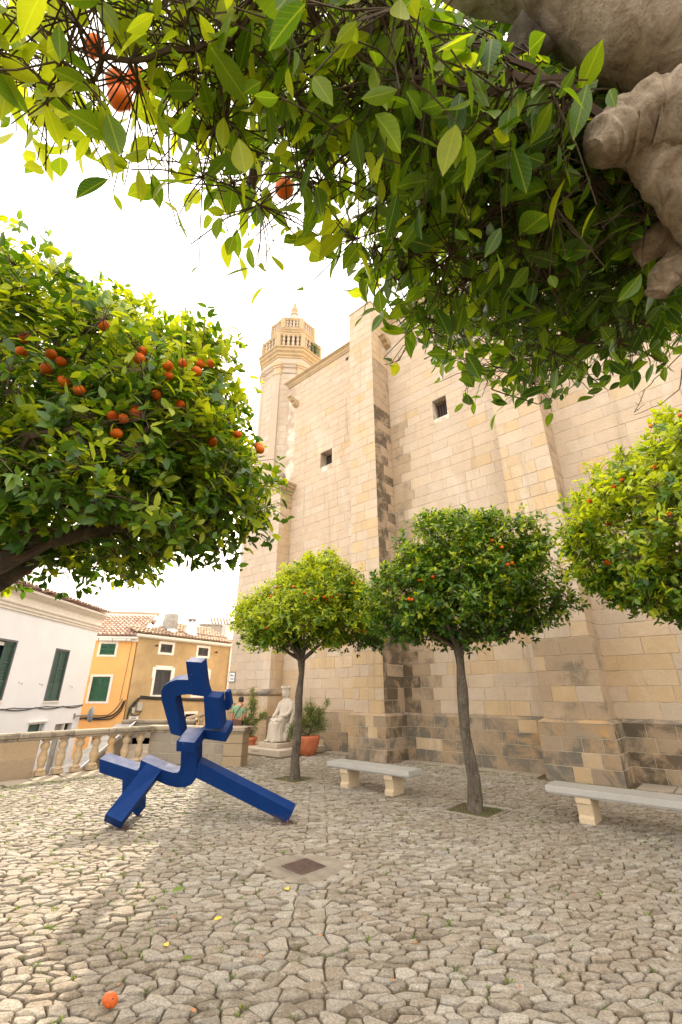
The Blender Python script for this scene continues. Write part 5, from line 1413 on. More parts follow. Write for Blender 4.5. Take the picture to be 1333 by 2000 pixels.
mb = MB(); mb.prism([Q(-.13, -.155, .98), Q(.17, -.155, .94), Q(.18, -.155, .80), Q(.12, -.155, .76), Q(-.13, -.155, .78), Q(-.16, -.155, .86)], (0, -.09, 0)); mb.build('bag_body', M['leather'], bag, False, .02, 2)
mb = MB(); mb.tube([Q(-.13, -.17, .97), Q(-.08, -.15, 1.12), Q(.01, -.155, 1.28), Q(.09, -.11, 1.40), Q(.13, -.02, 1.435), Q(.12, .09, 1.38)], .013, 6); mb.build('strap', M['hair'], bag, True)

# street name plate on the tower
sp = thing('street_name_sign', 'white tile street name plate with blue border and lettering on the church tower corner', 'sign', UW(16.92, 11.99, 2.48))
mb = MB(); ubox(mb, 16.72, 17.12, 11.968, 11.988, 2.30, 2.66); plq = mb.build('plate', M['ceramic'], sp)
mb = MB()
for a in ((16.70, 17.14, 2.28, 2.30), (16.70, 17.14, 2.66, 2.68), (16.70, 16.72, 2.30, 2.66), (17.12, 17.14, 2.30, 2.66)): ubox(mb, a[0], a[1], 11.962, 11.986, a[2], a[3])
mb.build('border', M['ink'], sp)
text_mesh('Plaça', .13, 'ink', sp, UW(16.92, 11.966, 2.55), tuple(-UV), (0, 0, 1), font_shear=.2)
text_mesh('Fosal', .13, 'ink', sp, UW(16.92, 11.966, 2.41), tuple(-UV), (0, 0, 1), font_shear=.2)

# ================================================================== TREES
def unit(v): return v / (np.linalg.norm(v, axis=-1, keepdims=True) + 1e-9)
# leaf templates: (points along, side, lift) ; near leaves are folded, curled and pointed
def leaf_template(kind):
    if kind == 0:
        rows = [(.10, .10), (.22, .30), (.36, .44), (.50, .50), (.64, .46), (.78, .33), (.90, .15)]
        V = [(0, 0, 0), (.05, 0, 0)]; F = []
        for t, w in rows: V += [(t, -w, .26 * w), (t, 0, 0), (t, w, .26 * w)]
        V.append((1, 0, 0)); e = len(V) - 1
        F += [(1, 2, 3), (1, 3, 4), (0, 1, 3)]
        for i in range(len(rows) - 1):
            a = 2 + 3 * i
            F += [(a, a + 3, a + 4), (a, a + 4, a + 1), (a + 1, a + 4, a + 5), (a + 1, a + 5, a + 2)]
        F += [(e - 3, e, e - 2), (e - 2, e, e - 1)]
    elif kind == 1:
        V = [(0, 0, 0), (.3, -.38, .09), (.35, 0, 0), (.3, .38, .09), (.68, -.36, .08), (.7, 0, 0), (.68, .36, .08), (1, 0, 0)]
        F = [(0, 1, 2), (0, 2, 3), (1, 4, 5), (1, 5, 2), (2, 5, 6), (2, 6, 3), (4, 7, 5), (5, 7, 6)]
    else:
        V = [(0, 0, 0), (.48, -.42, .08), (.5, 0, 0), (.48, .42, .08), (1, 0, 0)]
        F = [(0, 1, 2), (0, 2, 3), (1, 4, 2), (2, 4, 3)]
    return np.array(V, float), np.array(F, int)
LT = [leaf_template(k) for k in range(3)]
def leaves_mesh(name, P, D, Nn, Ln, Wd, age_shade, kind, curl=.45):
    """one mesh of many leaves; P base points, D directions, Nn face normals"""
    V, F = LT[kind]
    D = unit(D); S = unit(np.cross(D, Nn)); Nn = np.cross(S, D)
    n = len(P); k = len(V)
    t = V[:, 0][None, :, None]; s = V[:, 1][None, :, None]; l = V[:, 2][None, :, None]
    c = (RNG.uniform(-.1, 1, n) * curl)[:, None, None]
    Ln = Ln[:, None, None]; Wd = Wd[:, None, None]
    X = P[:, None, :] + D[:, None, :] * (t * Ln) + S[:, None, :] * (s * Wd) + Nn[:, None, :] * ((l - c * t * t * 0.9) * Wd * 1.1)
    X = X.reshape(-1, 3)
    FF = (F[None] + (np.arange(n) * k)[:, None, None]).reshape(-1, 3)
    at = {'age_shade': np.repeat(age_shade, k)}
    if kind == 0: at['side'] = np.tile(V[:, 1], n); at['along'] = np.tile(V[:, 0], n)
    return tri_mesh(name, X, FF, at)
LEAF_OBJ = {}
def leaf_piece(kind, curl, age_shade_c, mat):
    key = (kind, curl, age_shade_c, mat)
    if key not in LEAF_OBJ:
        V, F = LT[kind]
        X = np.stack([V[:, 0], V[:, 1] * .5, (V[:, 2] - curl * V[:, 0] ** 2) * .5], 1)
        at = {'age_shade': np.full(len(V), (age_shade_c + .5) / 5)}
        if kind == 0: at['side'] = V[:, 1]; at['along'] = V[:, 0]
        me = tri_mesh('leaf', X, F, at)
        me.materials.append(M[mat]); LEAF_OBJ[key] = me
    return LEAF_OBJ[key]
def to_px(P):
    zc = P[:, 1] * cP + (P[:, 2] - EYE) * sP
    return 666.5 + FPX * P[:, 0] / np.maximum(zc, .05), 1000 - FPX * (-P[:, 1] * sP + (P[:, 2] - EYE) * cP) / np.maximum(zc, .05), zc
def open_up(P, spots):
    """mask of leaves that stay when the crown is parted around limbs and fruit; spots: (point, radius)"""
    keep = np.ones(len(P), bool); eye = np.array([0, 0, EYE])
    for c, rad in spots:
        a = np.array(c, float) - eye; L = np.linalg.norm(a); a = a / L
        v = P - eye; t = v @ a; d = np.linalg.norm(v - t[:, None] * a, axis=1)
        keep &= ~((d < rad * np.clip(t / L, .1, 1) + .012) & (t < L + .01))
    return keep
def put_leaves(tree, P, D, Nn, Ln, Wd, age_shade, kind, mat, n_solo, center, solo_bias=None):
    """the leaves that show largest become single pieces, the rest one mass"""
    zc = P[:, 1] * cP + (P[:, 2] - EYE) * sP
    px = 666.5 + FPX * P[:, 0] / np.maximum(zc, .05); py = 1000 - FPX * (-P[:, 1] * sP + (P[:, 2] - EYE) * cP) / np.maximum(zc, .05)
    vis = (zc > .1) & (px > 0) & (px < 1333) & (py > 0) & (py < 2000)
    out = np.linalg.norm(P - center, axis=1)
    tocam = np.array([0, 0, EYE]) - P
    front = np.einsum('ij,ij->i', P - center, tocam) > 0
    sc = np.where(vis, Ln * Wd / np.maximum(zc, .1) ** 2, 0) * (0.15 + front * 1.0) * (.6 + .8 * RNG.random(len(P)))
    if solo_bias is not None: sc = sc * solo_bias
    idx = np.argsort(-sc)[:n_solo]; idx = idx[sc[idx] > 0]
    keep = np.ones(len(P), bool); keep[idx] = False
    D = unit(D); S = unit(np.cross(D, Nn)); N2 = np.cross(S, D)
    for i in idx:
        me = leaf_piece(kind, round(float(RNG.integers(0, 3)) * .18, 2), int(min(4, age_shade[i] * 5)), mat)
        o = bpy.data.objects.new('leaf', me); COL.objects.link(o)
        o.parent = tree; o.matrix_parent_inverse = Matrix.Translation(-tree.location)
        mx = Matrix(((D[i][0] * Ln[i], S[i][0] * Wd[i] * 2, N2[i][0] * Wd[i] * 2, P[i][0]), (D[i][1] * Ln[i], S[i][1] * Wd[i] * 2, N2[i][1] * Wd[i] * 2, P[i][1]), (D[i][2] * Ln[i], S[i][2] * Wd[i] * 2, N2[i][2] * Wd[i] * 2, P[i][2]), (0, 0, 0, 1)))
        o.matrix_basis = mx
    me = leaves_mesh('foliage', P[keep], D[keep], Nn[keep], Ln[keep], Wd[keep], age_shade[keep], kind)
    return tag(link('foliage', me, M[mat], tree), kind='stuff')

def branches(tree, roots, C, r_tip, r_mat, q, name_big='branch', big=.028, power=.5, wob=.12):
    """joins every cluster centre back to the fork, thicker where more hangs on it"""
    pts = [np.array(r) for r, _ in roots]; par = [-1] * len(pts); base = len(pts)
    root = pts[0]
    order = sorted(range(len(C)), key=lambda i: np.linalg.norm(C[i] - root))
    for i in order:
        c = C[i]; A = np.array(pts); dr = np.linalg.norm(A - root, axis=1); dc = np.linalg.norm(c - root)
        cost = np.linalg.norm(A - c, axis=1) + .30 * dr + (dr > dc) * 1.0
        j = int(np.argmin(cost)); d = np.linalg.norm(c - pts[j])
        # intermediate point so that long links bend
        if d > .5:
            m = (pts[j] + c) / 2 + np.array([q.uniform(-1, 1), q.uniform(-1, 1), q.uniform(-.2, .6)]) * d * wob
            pts.append(m); par.append(j); j = len(pts) - 1
        pts.append(c); par.append(j)
    cnt = [1] * len(pts)
    for i in range(len(pts) - 1, base - 1, -1):
        if par[i] >= 0: cnt[par[i]] += cnt[i]
    rad = [r_tip * c ** power for c in cnt]
    for k, (_, r) in enumerate(roots): rad[k] = min(r, max(rad[k], .0))
    tw = MB(); nb = 0
    for i in range(base, len(pts)):
        j = par[i]
        if j < 0: continue
        r0 = min(rad[j], rad[i] * 1.5); a, b = Vector(pts[j]), Vector(pts[i])
        L = (b - a).length
        m1 = a.lerp(b, .35) + Vector((q.uniform(-1, 1), q.uniform(-1, 1), q.uniform(-1, 1))) * L * .07
        m2 = a.lerp(b, .7) + Vector((q.uniform(-1, 1), q.uniform(-1, 1), q.uniform(-1, 1))) * L * .06
        if rad[i] > big:
            mb = MB(); mb.tube([a, m1, m2, b], [r0, r0 * .9 + rad[i] * .1, rad[i] * 1.05, rad[i]], 9); mb.build(name_big, M[r_mat], tree, True); nb += 1
        else:
            tw.tube([a, m1, m2, b], [r0, (r0 + rad[i]) / 2, rad[i], rad[i] * .8], 4 if rad[i] < .01 else 5, False)
    return tw

from mathutils import noise as MN
def bumpy_trunk(pts, rad, m, tree, q, n=14, name='trunk', lump=.10, seg=6, rough=0.0):
    if rough: n = max(n, 30); seg = max(seg, 16)
    P = []; Rr = []
    for a, b, ra, rb in zip(pts, pts[1:], rad, rad[1:]):
        for k in range(seg):
            t = k / seg; P.append(Vector(a).lerp(Vector(b), t)); Rr.append(ra + (rb - ra) * (t * t * (3 - 2 * t)))
    P.append(Vector(pts[-1])); Rr.append(rad[-1])
    mb = MB(); mb.tube(P, Rr, n)
    ph = q.uniform(0, 9)
    V = []
    for i, v in enumerate(mb.v):
        ring_i, k = divmod(i, n); c = P[ring_i]; d = Vector(v) - c; a = 2 * math.pi * k / n
        f = 1 + lump * (math.sin(a * 2 + ph + ring_i * .35) * .5 + math.sin(a * 3 - ring_i * .8 + ph) * .35 + q.uniform(-.3, .3) * .5)
        if rough:
            w = Vector(v); f += rough * (MN.noise(w * 9) * 1.0 + MN.noise(w * 22) * .55 + MN.noise(w * 55) * .3)
        V.append(tuple(c + d * f))
    mb.v = V
    return mb.build(name, M[m], tree, True)

def orange_fruit(tree, p, r_, q, mat='orange'):
    V = []; n = 12
    mb = MB()
    mb.lathe([(r_ * .12, -r_ * .96), (r_ * .5, -r_ * .84), (r_ * .86, -r_ * .5), (r_, -.02 * r_), (r_ * .9, r_ * .45), (r_ * .58, r_ * .80), (r_ * .2, r_ * .93), (r_ * .05, r_ * .88)], (0, 0, 0), n)
    me = ORANGE.get(mat)
    if me is None:
        me = mb.mesh('orange'); me.materials.append(M[mat]); me.polygons.foreach_set('use_smooth', [True] * len(me.polygons)); ORANGE[mat] = me
    o = link('orange', me, None, tree); o.location = p; o.rotation_euler = (q.uniform(-.4, .4), q.uniform(-.4, .4), q.uniform(0, 6))
    o.scale = (q.uniform(.92, 1.06), q.uniform(.92, 1.06), q.uniform(.86, .98)); return o
ORANGE = {}

def crown_tree(label, base, fork, lobes, n_cl, per, leaf, kind, n_solo, fruits, seed, group, lean=None, young=.35, mat='leaf', trunk_r=(.13, .10), flat=2.55, young_dir=None, big=.03, r_tip=.0036, cl_r=.20, extra=None, clear=None, fork_n=5):
    q = random.Random(seed); rg = np.random.default_rng(seed)
    t = thing('orange_tree', label, 'tree', base, group)
    if trunk_r:
        mid = [tuple(np.array(base) + (np.array(fork) - np.array(base)) * s + np.array([q.uniform(-.03, .03), q.uniform(-.03, .03), 0])) for s in (.18, .42, .66, .86)]
        pts_ = [(base[0], base[1], base[2] - .08), (base[0], base[1], base[2] + .05)] + mid + [fork]
        r0, r1 = trunk_r
        bumpy_trunk(pts_, [r0 * 1.55, r0 * 1.25, r0 * 1.02, r0 * .92, r0 * .98, r1 * .95, r1 * 1.25], 'bark', t, q)
        for k_ in range(fork_n):
            an = 2 * math.pi * (k_ + q.uniform(-.25, .25)) / fork_n + .6; L_ = q.uniform(.7, .95)
            e_ = (fork[0] + math.cos(an) * L_, fork[1] + math.sin(an) * L_, fork[2] + q.uniform(.32, .6))
            m_ = (fork[0] + math.cos(an) * L_ * .45, fork[1] + math.sin(an) * L_ * .45, fork[2] + q.uniform(.10, .2))
            bumpy_trunk([(fork[0], fork[1], fork[2] - .08), (fork[0] + math.cos(an) * .12, fork[1] + math.sin(an) * .12, fork[2] + .02), m_, e_], [r1 * .7, r1 * .62, r1 * .48, r1 * .3], 'bark', t, q, 9, 'limb', .12, 4)
    # cluster centres scattered over the lobes
    C = []; OUT = []
    lob = [(np.array(c), np.array(r)) for c, r, _ in lobes]; wts = np.array([w for *_, w in lobes]); wts = wts / wts.sum()
    tries = 0
    while len(C) < n_cl and tries < 60000:
        tries += 1
        k = rg.choice(len(lob), p=wts); c, r = lob[k]
        d = rg.normal(size=3); d /= np.linalg.norm(d)
        s = rg.uniform(.82, 1.0) if rg.random() < .80 else rg.uniform(.35, .82)
        bump_ = MN.noise(Vector((c + d * r) * 1.5) + Vector((seed, 0, 0)))
        if bump_ < -.30 and s > .8: continue
        s *= 1 + .20 * bump_
        p = c + d * r * s
        inside = min(np.linalg.norm((p - c2) / r2) for i2, (c2, r2) in enumerate(lob))
        if s > .9 and inside < .70: continue
        if p[2] < flat + rg.uniform(0, .15): continue
        if len(C) > 20 and min(np.linalg.norm(np.array(C[-400:]) - p, axis=1)) < cl_r * .42: continue
        C.append(p); OUT.append(unit((p - (c - np.array([0, 0, r[2] * .5]))) / r))
    C = np.array(C); OUT = np.array(OUT); cen = np.array(lobes[0][0])
    roots = [(np.array(fork), trunk_r[1] if trunk_r else .1)] + [(np.array(e), .07) for e in (extra or [])]
    tw = branches(t, roots, C, r_tip, 'bark', q, big=big)
    # leaves: rosettes on the twig ends of every cluster
    n = len(C); nt = max(2, per // 6)
    tips = np.repeat(C, nt, 0) + rg.normal(size=(n * nt, 3)) * cl_r * np.array([.62, .62, .55])
    od = np.repeat(OUT, nt, 0)
    td = unit(od * 1.0 + rg.normal(size=od.shape) * .55 + np.array([0, 0, .25]))
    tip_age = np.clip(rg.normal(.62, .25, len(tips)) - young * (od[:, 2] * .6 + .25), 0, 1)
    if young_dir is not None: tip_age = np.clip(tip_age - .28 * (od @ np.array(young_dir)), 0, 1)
    k = 6
    P = np.repeat(tips, k, 0); T_ = np.repeat(td, k, 0); AG_SHADE = np.repeat(tip_age, k)
    along = rg.uniform(-.11, .02, len(P))[:, None]
    P = P + T_ * along
    rnd = rg.normal(size=P.shape); perp = unit(rnd - T_ * np.einsum('ij,ij->i', rnd, T_)[:, None])
    droop = np.array([0, 0, -1.0])
    D = unit(T_ * rg.uniform(.2, .9, len(P))[:, None] + perp * .9 + droop * rg.uniform(-.05, .55, len(P))[:, None])
    Nn = unit(T_ * .9 + np.array([0, 0, .5]) - perp * .2 + rg.normal(size=P.shape) * .35)
    Ln = leaf * rg.uniform(.65, 1.18, len(P)); Wd = Ln * rg.uniform(.46, .60, len(P))
    AG_SHADE = np.clip(AG_SHADE + rg.normal(0, .12, len(P)) - along[:, 0] * 1.2 * 0, 0, 1)
    eye = np.array([0, 0, EYE]); placed = []
    for f in fruits:                      # fruit hangs just inside the outer leaves
        a = np.array(f) - eye; a = a / np.linalg.norm(a); v = tips - eye; tt = v @ a
        d = np.linalg.norm(v - tt[:, None] * a, axis=1); near_ = tt[(d < .16) & (tt > 1)]
        T0 = (np.sort(near_)[min(len(near_) - 1, 16 if kind < 2 else 6)] + .03) if len(near_) else np.linalg.norm(np.array(f) - eye)
        placed.append(tuple(eye + a * T0))
    kp = open_up(P + D * Ln[:, None] * .5, [(f, .030 if kind < 2 else .048) for f in placed] + (clear or []))
    P, D, Nn, Ln, Wd, AG_SHADE = P[kp], D[kp], Nn[kp], Ln[kp], Wd[kp], AG_SHADE[kp]
    put_leaves(t, P, D, Nn, Ln, Wd, AG_SHADE, kind, mat, n_solo, cen)
    fruits = placed
    # twigs to the rosettes
    own = np.repeat(np.arange(n), nt)
    step = 1 if kind < 2 else 2
    for i in range(0, len(tips), step):
        c = Vector(C[own[i]]); p = Vector(tips[i]); tw.tube([c, c.lerp(p, .5) + Vector((0, 0, .015)), p], [.0035, .003, .002], 3, False)
    tag(tw.build('twigs', M['twig'], t), kind='stuff')
    for f in fruits:
        orange_fruit(t, f, .037 * q.uniform(.82, 1.12), q, 'orange' if q.random() < .7 else 'orange_dark')
    return t

def on_ray(x, y, Y):
    """a point seen at picture position x, y at ground distance Y (used to note where fruit hangs)"""
    xn, yn = (x - 666.5) / FPX, (y - 1000) / FPX
    d = np.array([xn, cP + yn * sP, sP - yn * cP]); return tuple(d * (Y / d[1]) + np.array([0, 0, EYE]))

TREES = 'orange trees on the plaza'
# slim tree nearer the statue
b1_ = UW(8.5, 8.02, 0)
crown_tree('slim orange tree with yellow-green rounded crown standing left of the first stone bench', (b1_[0], b1_[1], 0), (b1_[0] + .06, b1_[1], 2.66),
           [((-.75, 11.55, 3.75), (1.55, 1.5, 1.18), 5), ((-1.75, 11.3, 3.55), (.95, .95, .75), 1.6), ((.25, 11.4, 3.50), (.95, 1.0, .72), 1.6), ((-.55, 11.4, 4.45), (.95, 1.0, .92), 2.2)],
           430, 100, .122, 2, 150, [on_ray(596, 1158, 10.15), on_ray(614, 1170, 10.05), on_ray(634, 1166, 10.0), on_ray(638, 1172, 10.0), on_ray(541, 1148, 10.4), on_ray(573, 1146, 10.3), on_ray(522, 1226, 10.4), on_ray(711, 1232, 10.4), on_ray(649, 1167, 10.3), on_ray(688, 1140, 10.4), on_ray(530, 1164, 10.3), on_ray(664, 1162, 10.2)],
           21, TREES, young=.8, trunk_r=(.10, .075), flat=2.95, young_dir=(-.6, -.3, .3))
# second tree, between the benches
b2_ = UW(4.07, 8.1, 0)
crown_tree('dark green orange tree with broad crown and knotted trunk between the two stone benches', (b2_[0], b2_[1], 0), (b2_[0] - .02, b2_[1], 2.68),
           [((2.50, 8.8, 3.80), (1.50, 1.4, 1.1), 5), ((1.38, 8.8, 3.60), (.88, 1.0, .72), 1.8), ((3.52, 8.6, 3.85), (.98, 1.0, .95), 2.4), ((2.30, 8.7, 4.60), (1.1, 1.0, .85), 2), ((3.35, 8.6, 4.60), (.85, .9, .78), 1.5)],
           500, 100, .116, 2, 150, [on_ray(962, 1056, 7.5), on_ray(981, 1069, 7.45), on_ray(1001, 1100, 7.5), on_ray(992, 1103, 7.6), on_ray(846, 1127, 7.4), on_ray(806, 1171, 7.5), on_ray(800, 1170, 7.5), on_ray(819, 1134, 7.6)],
           22, TREES, young=.34, trunk_r=(.105, .078), flat=2.80)
# third tree of the row, its trunk outside the picture
b3_ = UW(-.4, 8.05, 0)
crown_tree('bright orange tree crown reaching in from the right edge above the second bench', (b3_[0], b3_[1], 0), (b3_[0], b3_[1], 2.45),
           [((5.5, 5.6, 4.1), (2.1, 1.9, 1.35), 5), ((4.25, 5.35, 3.75), (1.1, 1.1, .85), 2.4), ((4.7, 5.2, 4.6), (.95, .95, .85), 2), ((4.45, 5.1, 3.15), (.8, .9, .45), 1.2), ((5.6, 5.0, 5.0), (1.0, .9, .75), 1.5)],
           560, 84, .108, 1, 300, [on_ray(1153, 978, 4.6), on_ray(1217, 937, 4.45), on_ray(1272, 832, 4.6), on_ray(1185, 1098, 4.5), on_ray(1190, 1101, 4.5), on_ray(1283, 1012, 4.3), on_ray(1199, 951, 4.6), on_ray(1190, 1023, 4.5), on_ray(1330, 812, 4.6), on_ray(1279, 912, 4.4), on_ray(1308, 1006, 4.4)],
           23, TREES, young=.58, trunk_r=(.13, .1), flat=2.62, young_dir=(-.5, -.2, .5))
# the big crown on the left, close by
fr_left = [(42, 687), (48, 659), (100, 692), (119, 706), (90, 720), (125, 745), (205, 637), (272, 700), (279, 686), (328, 714), (330, 734), (305, 771), (391, 710), (409, 711), (356, 709), (228, 847), (352, 790), (267, 797), (265, 806), (218, 812), (240, 818), (464, 848), (505, 872), (508, 878), (2, 1083), (54, 1116), (384, 725), (415, 863), (155, 762)]
lt = crown_tree('big orange tree crown full of fruit hanging in from the left edge', (-2.95, 2.65, 0), (-2.75, 2.75, 2.35),
           [((-2.55, 3.0, 3.75), (1.65, 1.5, 1.15), 5), ((-1.38, 3.05, 3.42), (.84, .9, .52), 3), ((-1.75, 3.0, 4.05), (.95, .9, .72), 2.5), ((-2.7, 2.95, 4.55), (1.2, 1.0, .80), 2.4), ((-1.9, 2.75, 3.0), (.95, .9, .42), 1.4)],
           640, 72, .092, 1, 300, [on_ray(x, y, 2.32 + .25 * random.Random(i).random() + (.25 if x > 350 else 0)) for i, (x, y) in enumerate(fr_left)],
           24, TREES, young=.45, trunk_r=(.16, .13), flat=2.62, cl_r=.17, young_dir=(.5, 0, .3), extra=[(-2.24, 2.72, 2.62), (-1.75, 2.78, 2.86), (-1.35, 2.85, 2.98)],
           clear=[((-2.45 + .9 * k / 9, 2.72 + .1 * k / 9, 2.5 + .38 * min(1, k / 7)), .05) for k in range(10)])
qq = random.Random(3)
bumpy_trunk([(-2.75, 2.75, 2.3), (-2.45, 2.72, 2.5), (-2.22, 2.72, 2.63), (-1.98, 2.74, 2.80), (-1.72, 2.78, 2.87), (-1.35, 2.85, 2.99)], [.11, .085, .072, .062, .052, .035], 'bark', lt, qq, 10, 'limb', .12)

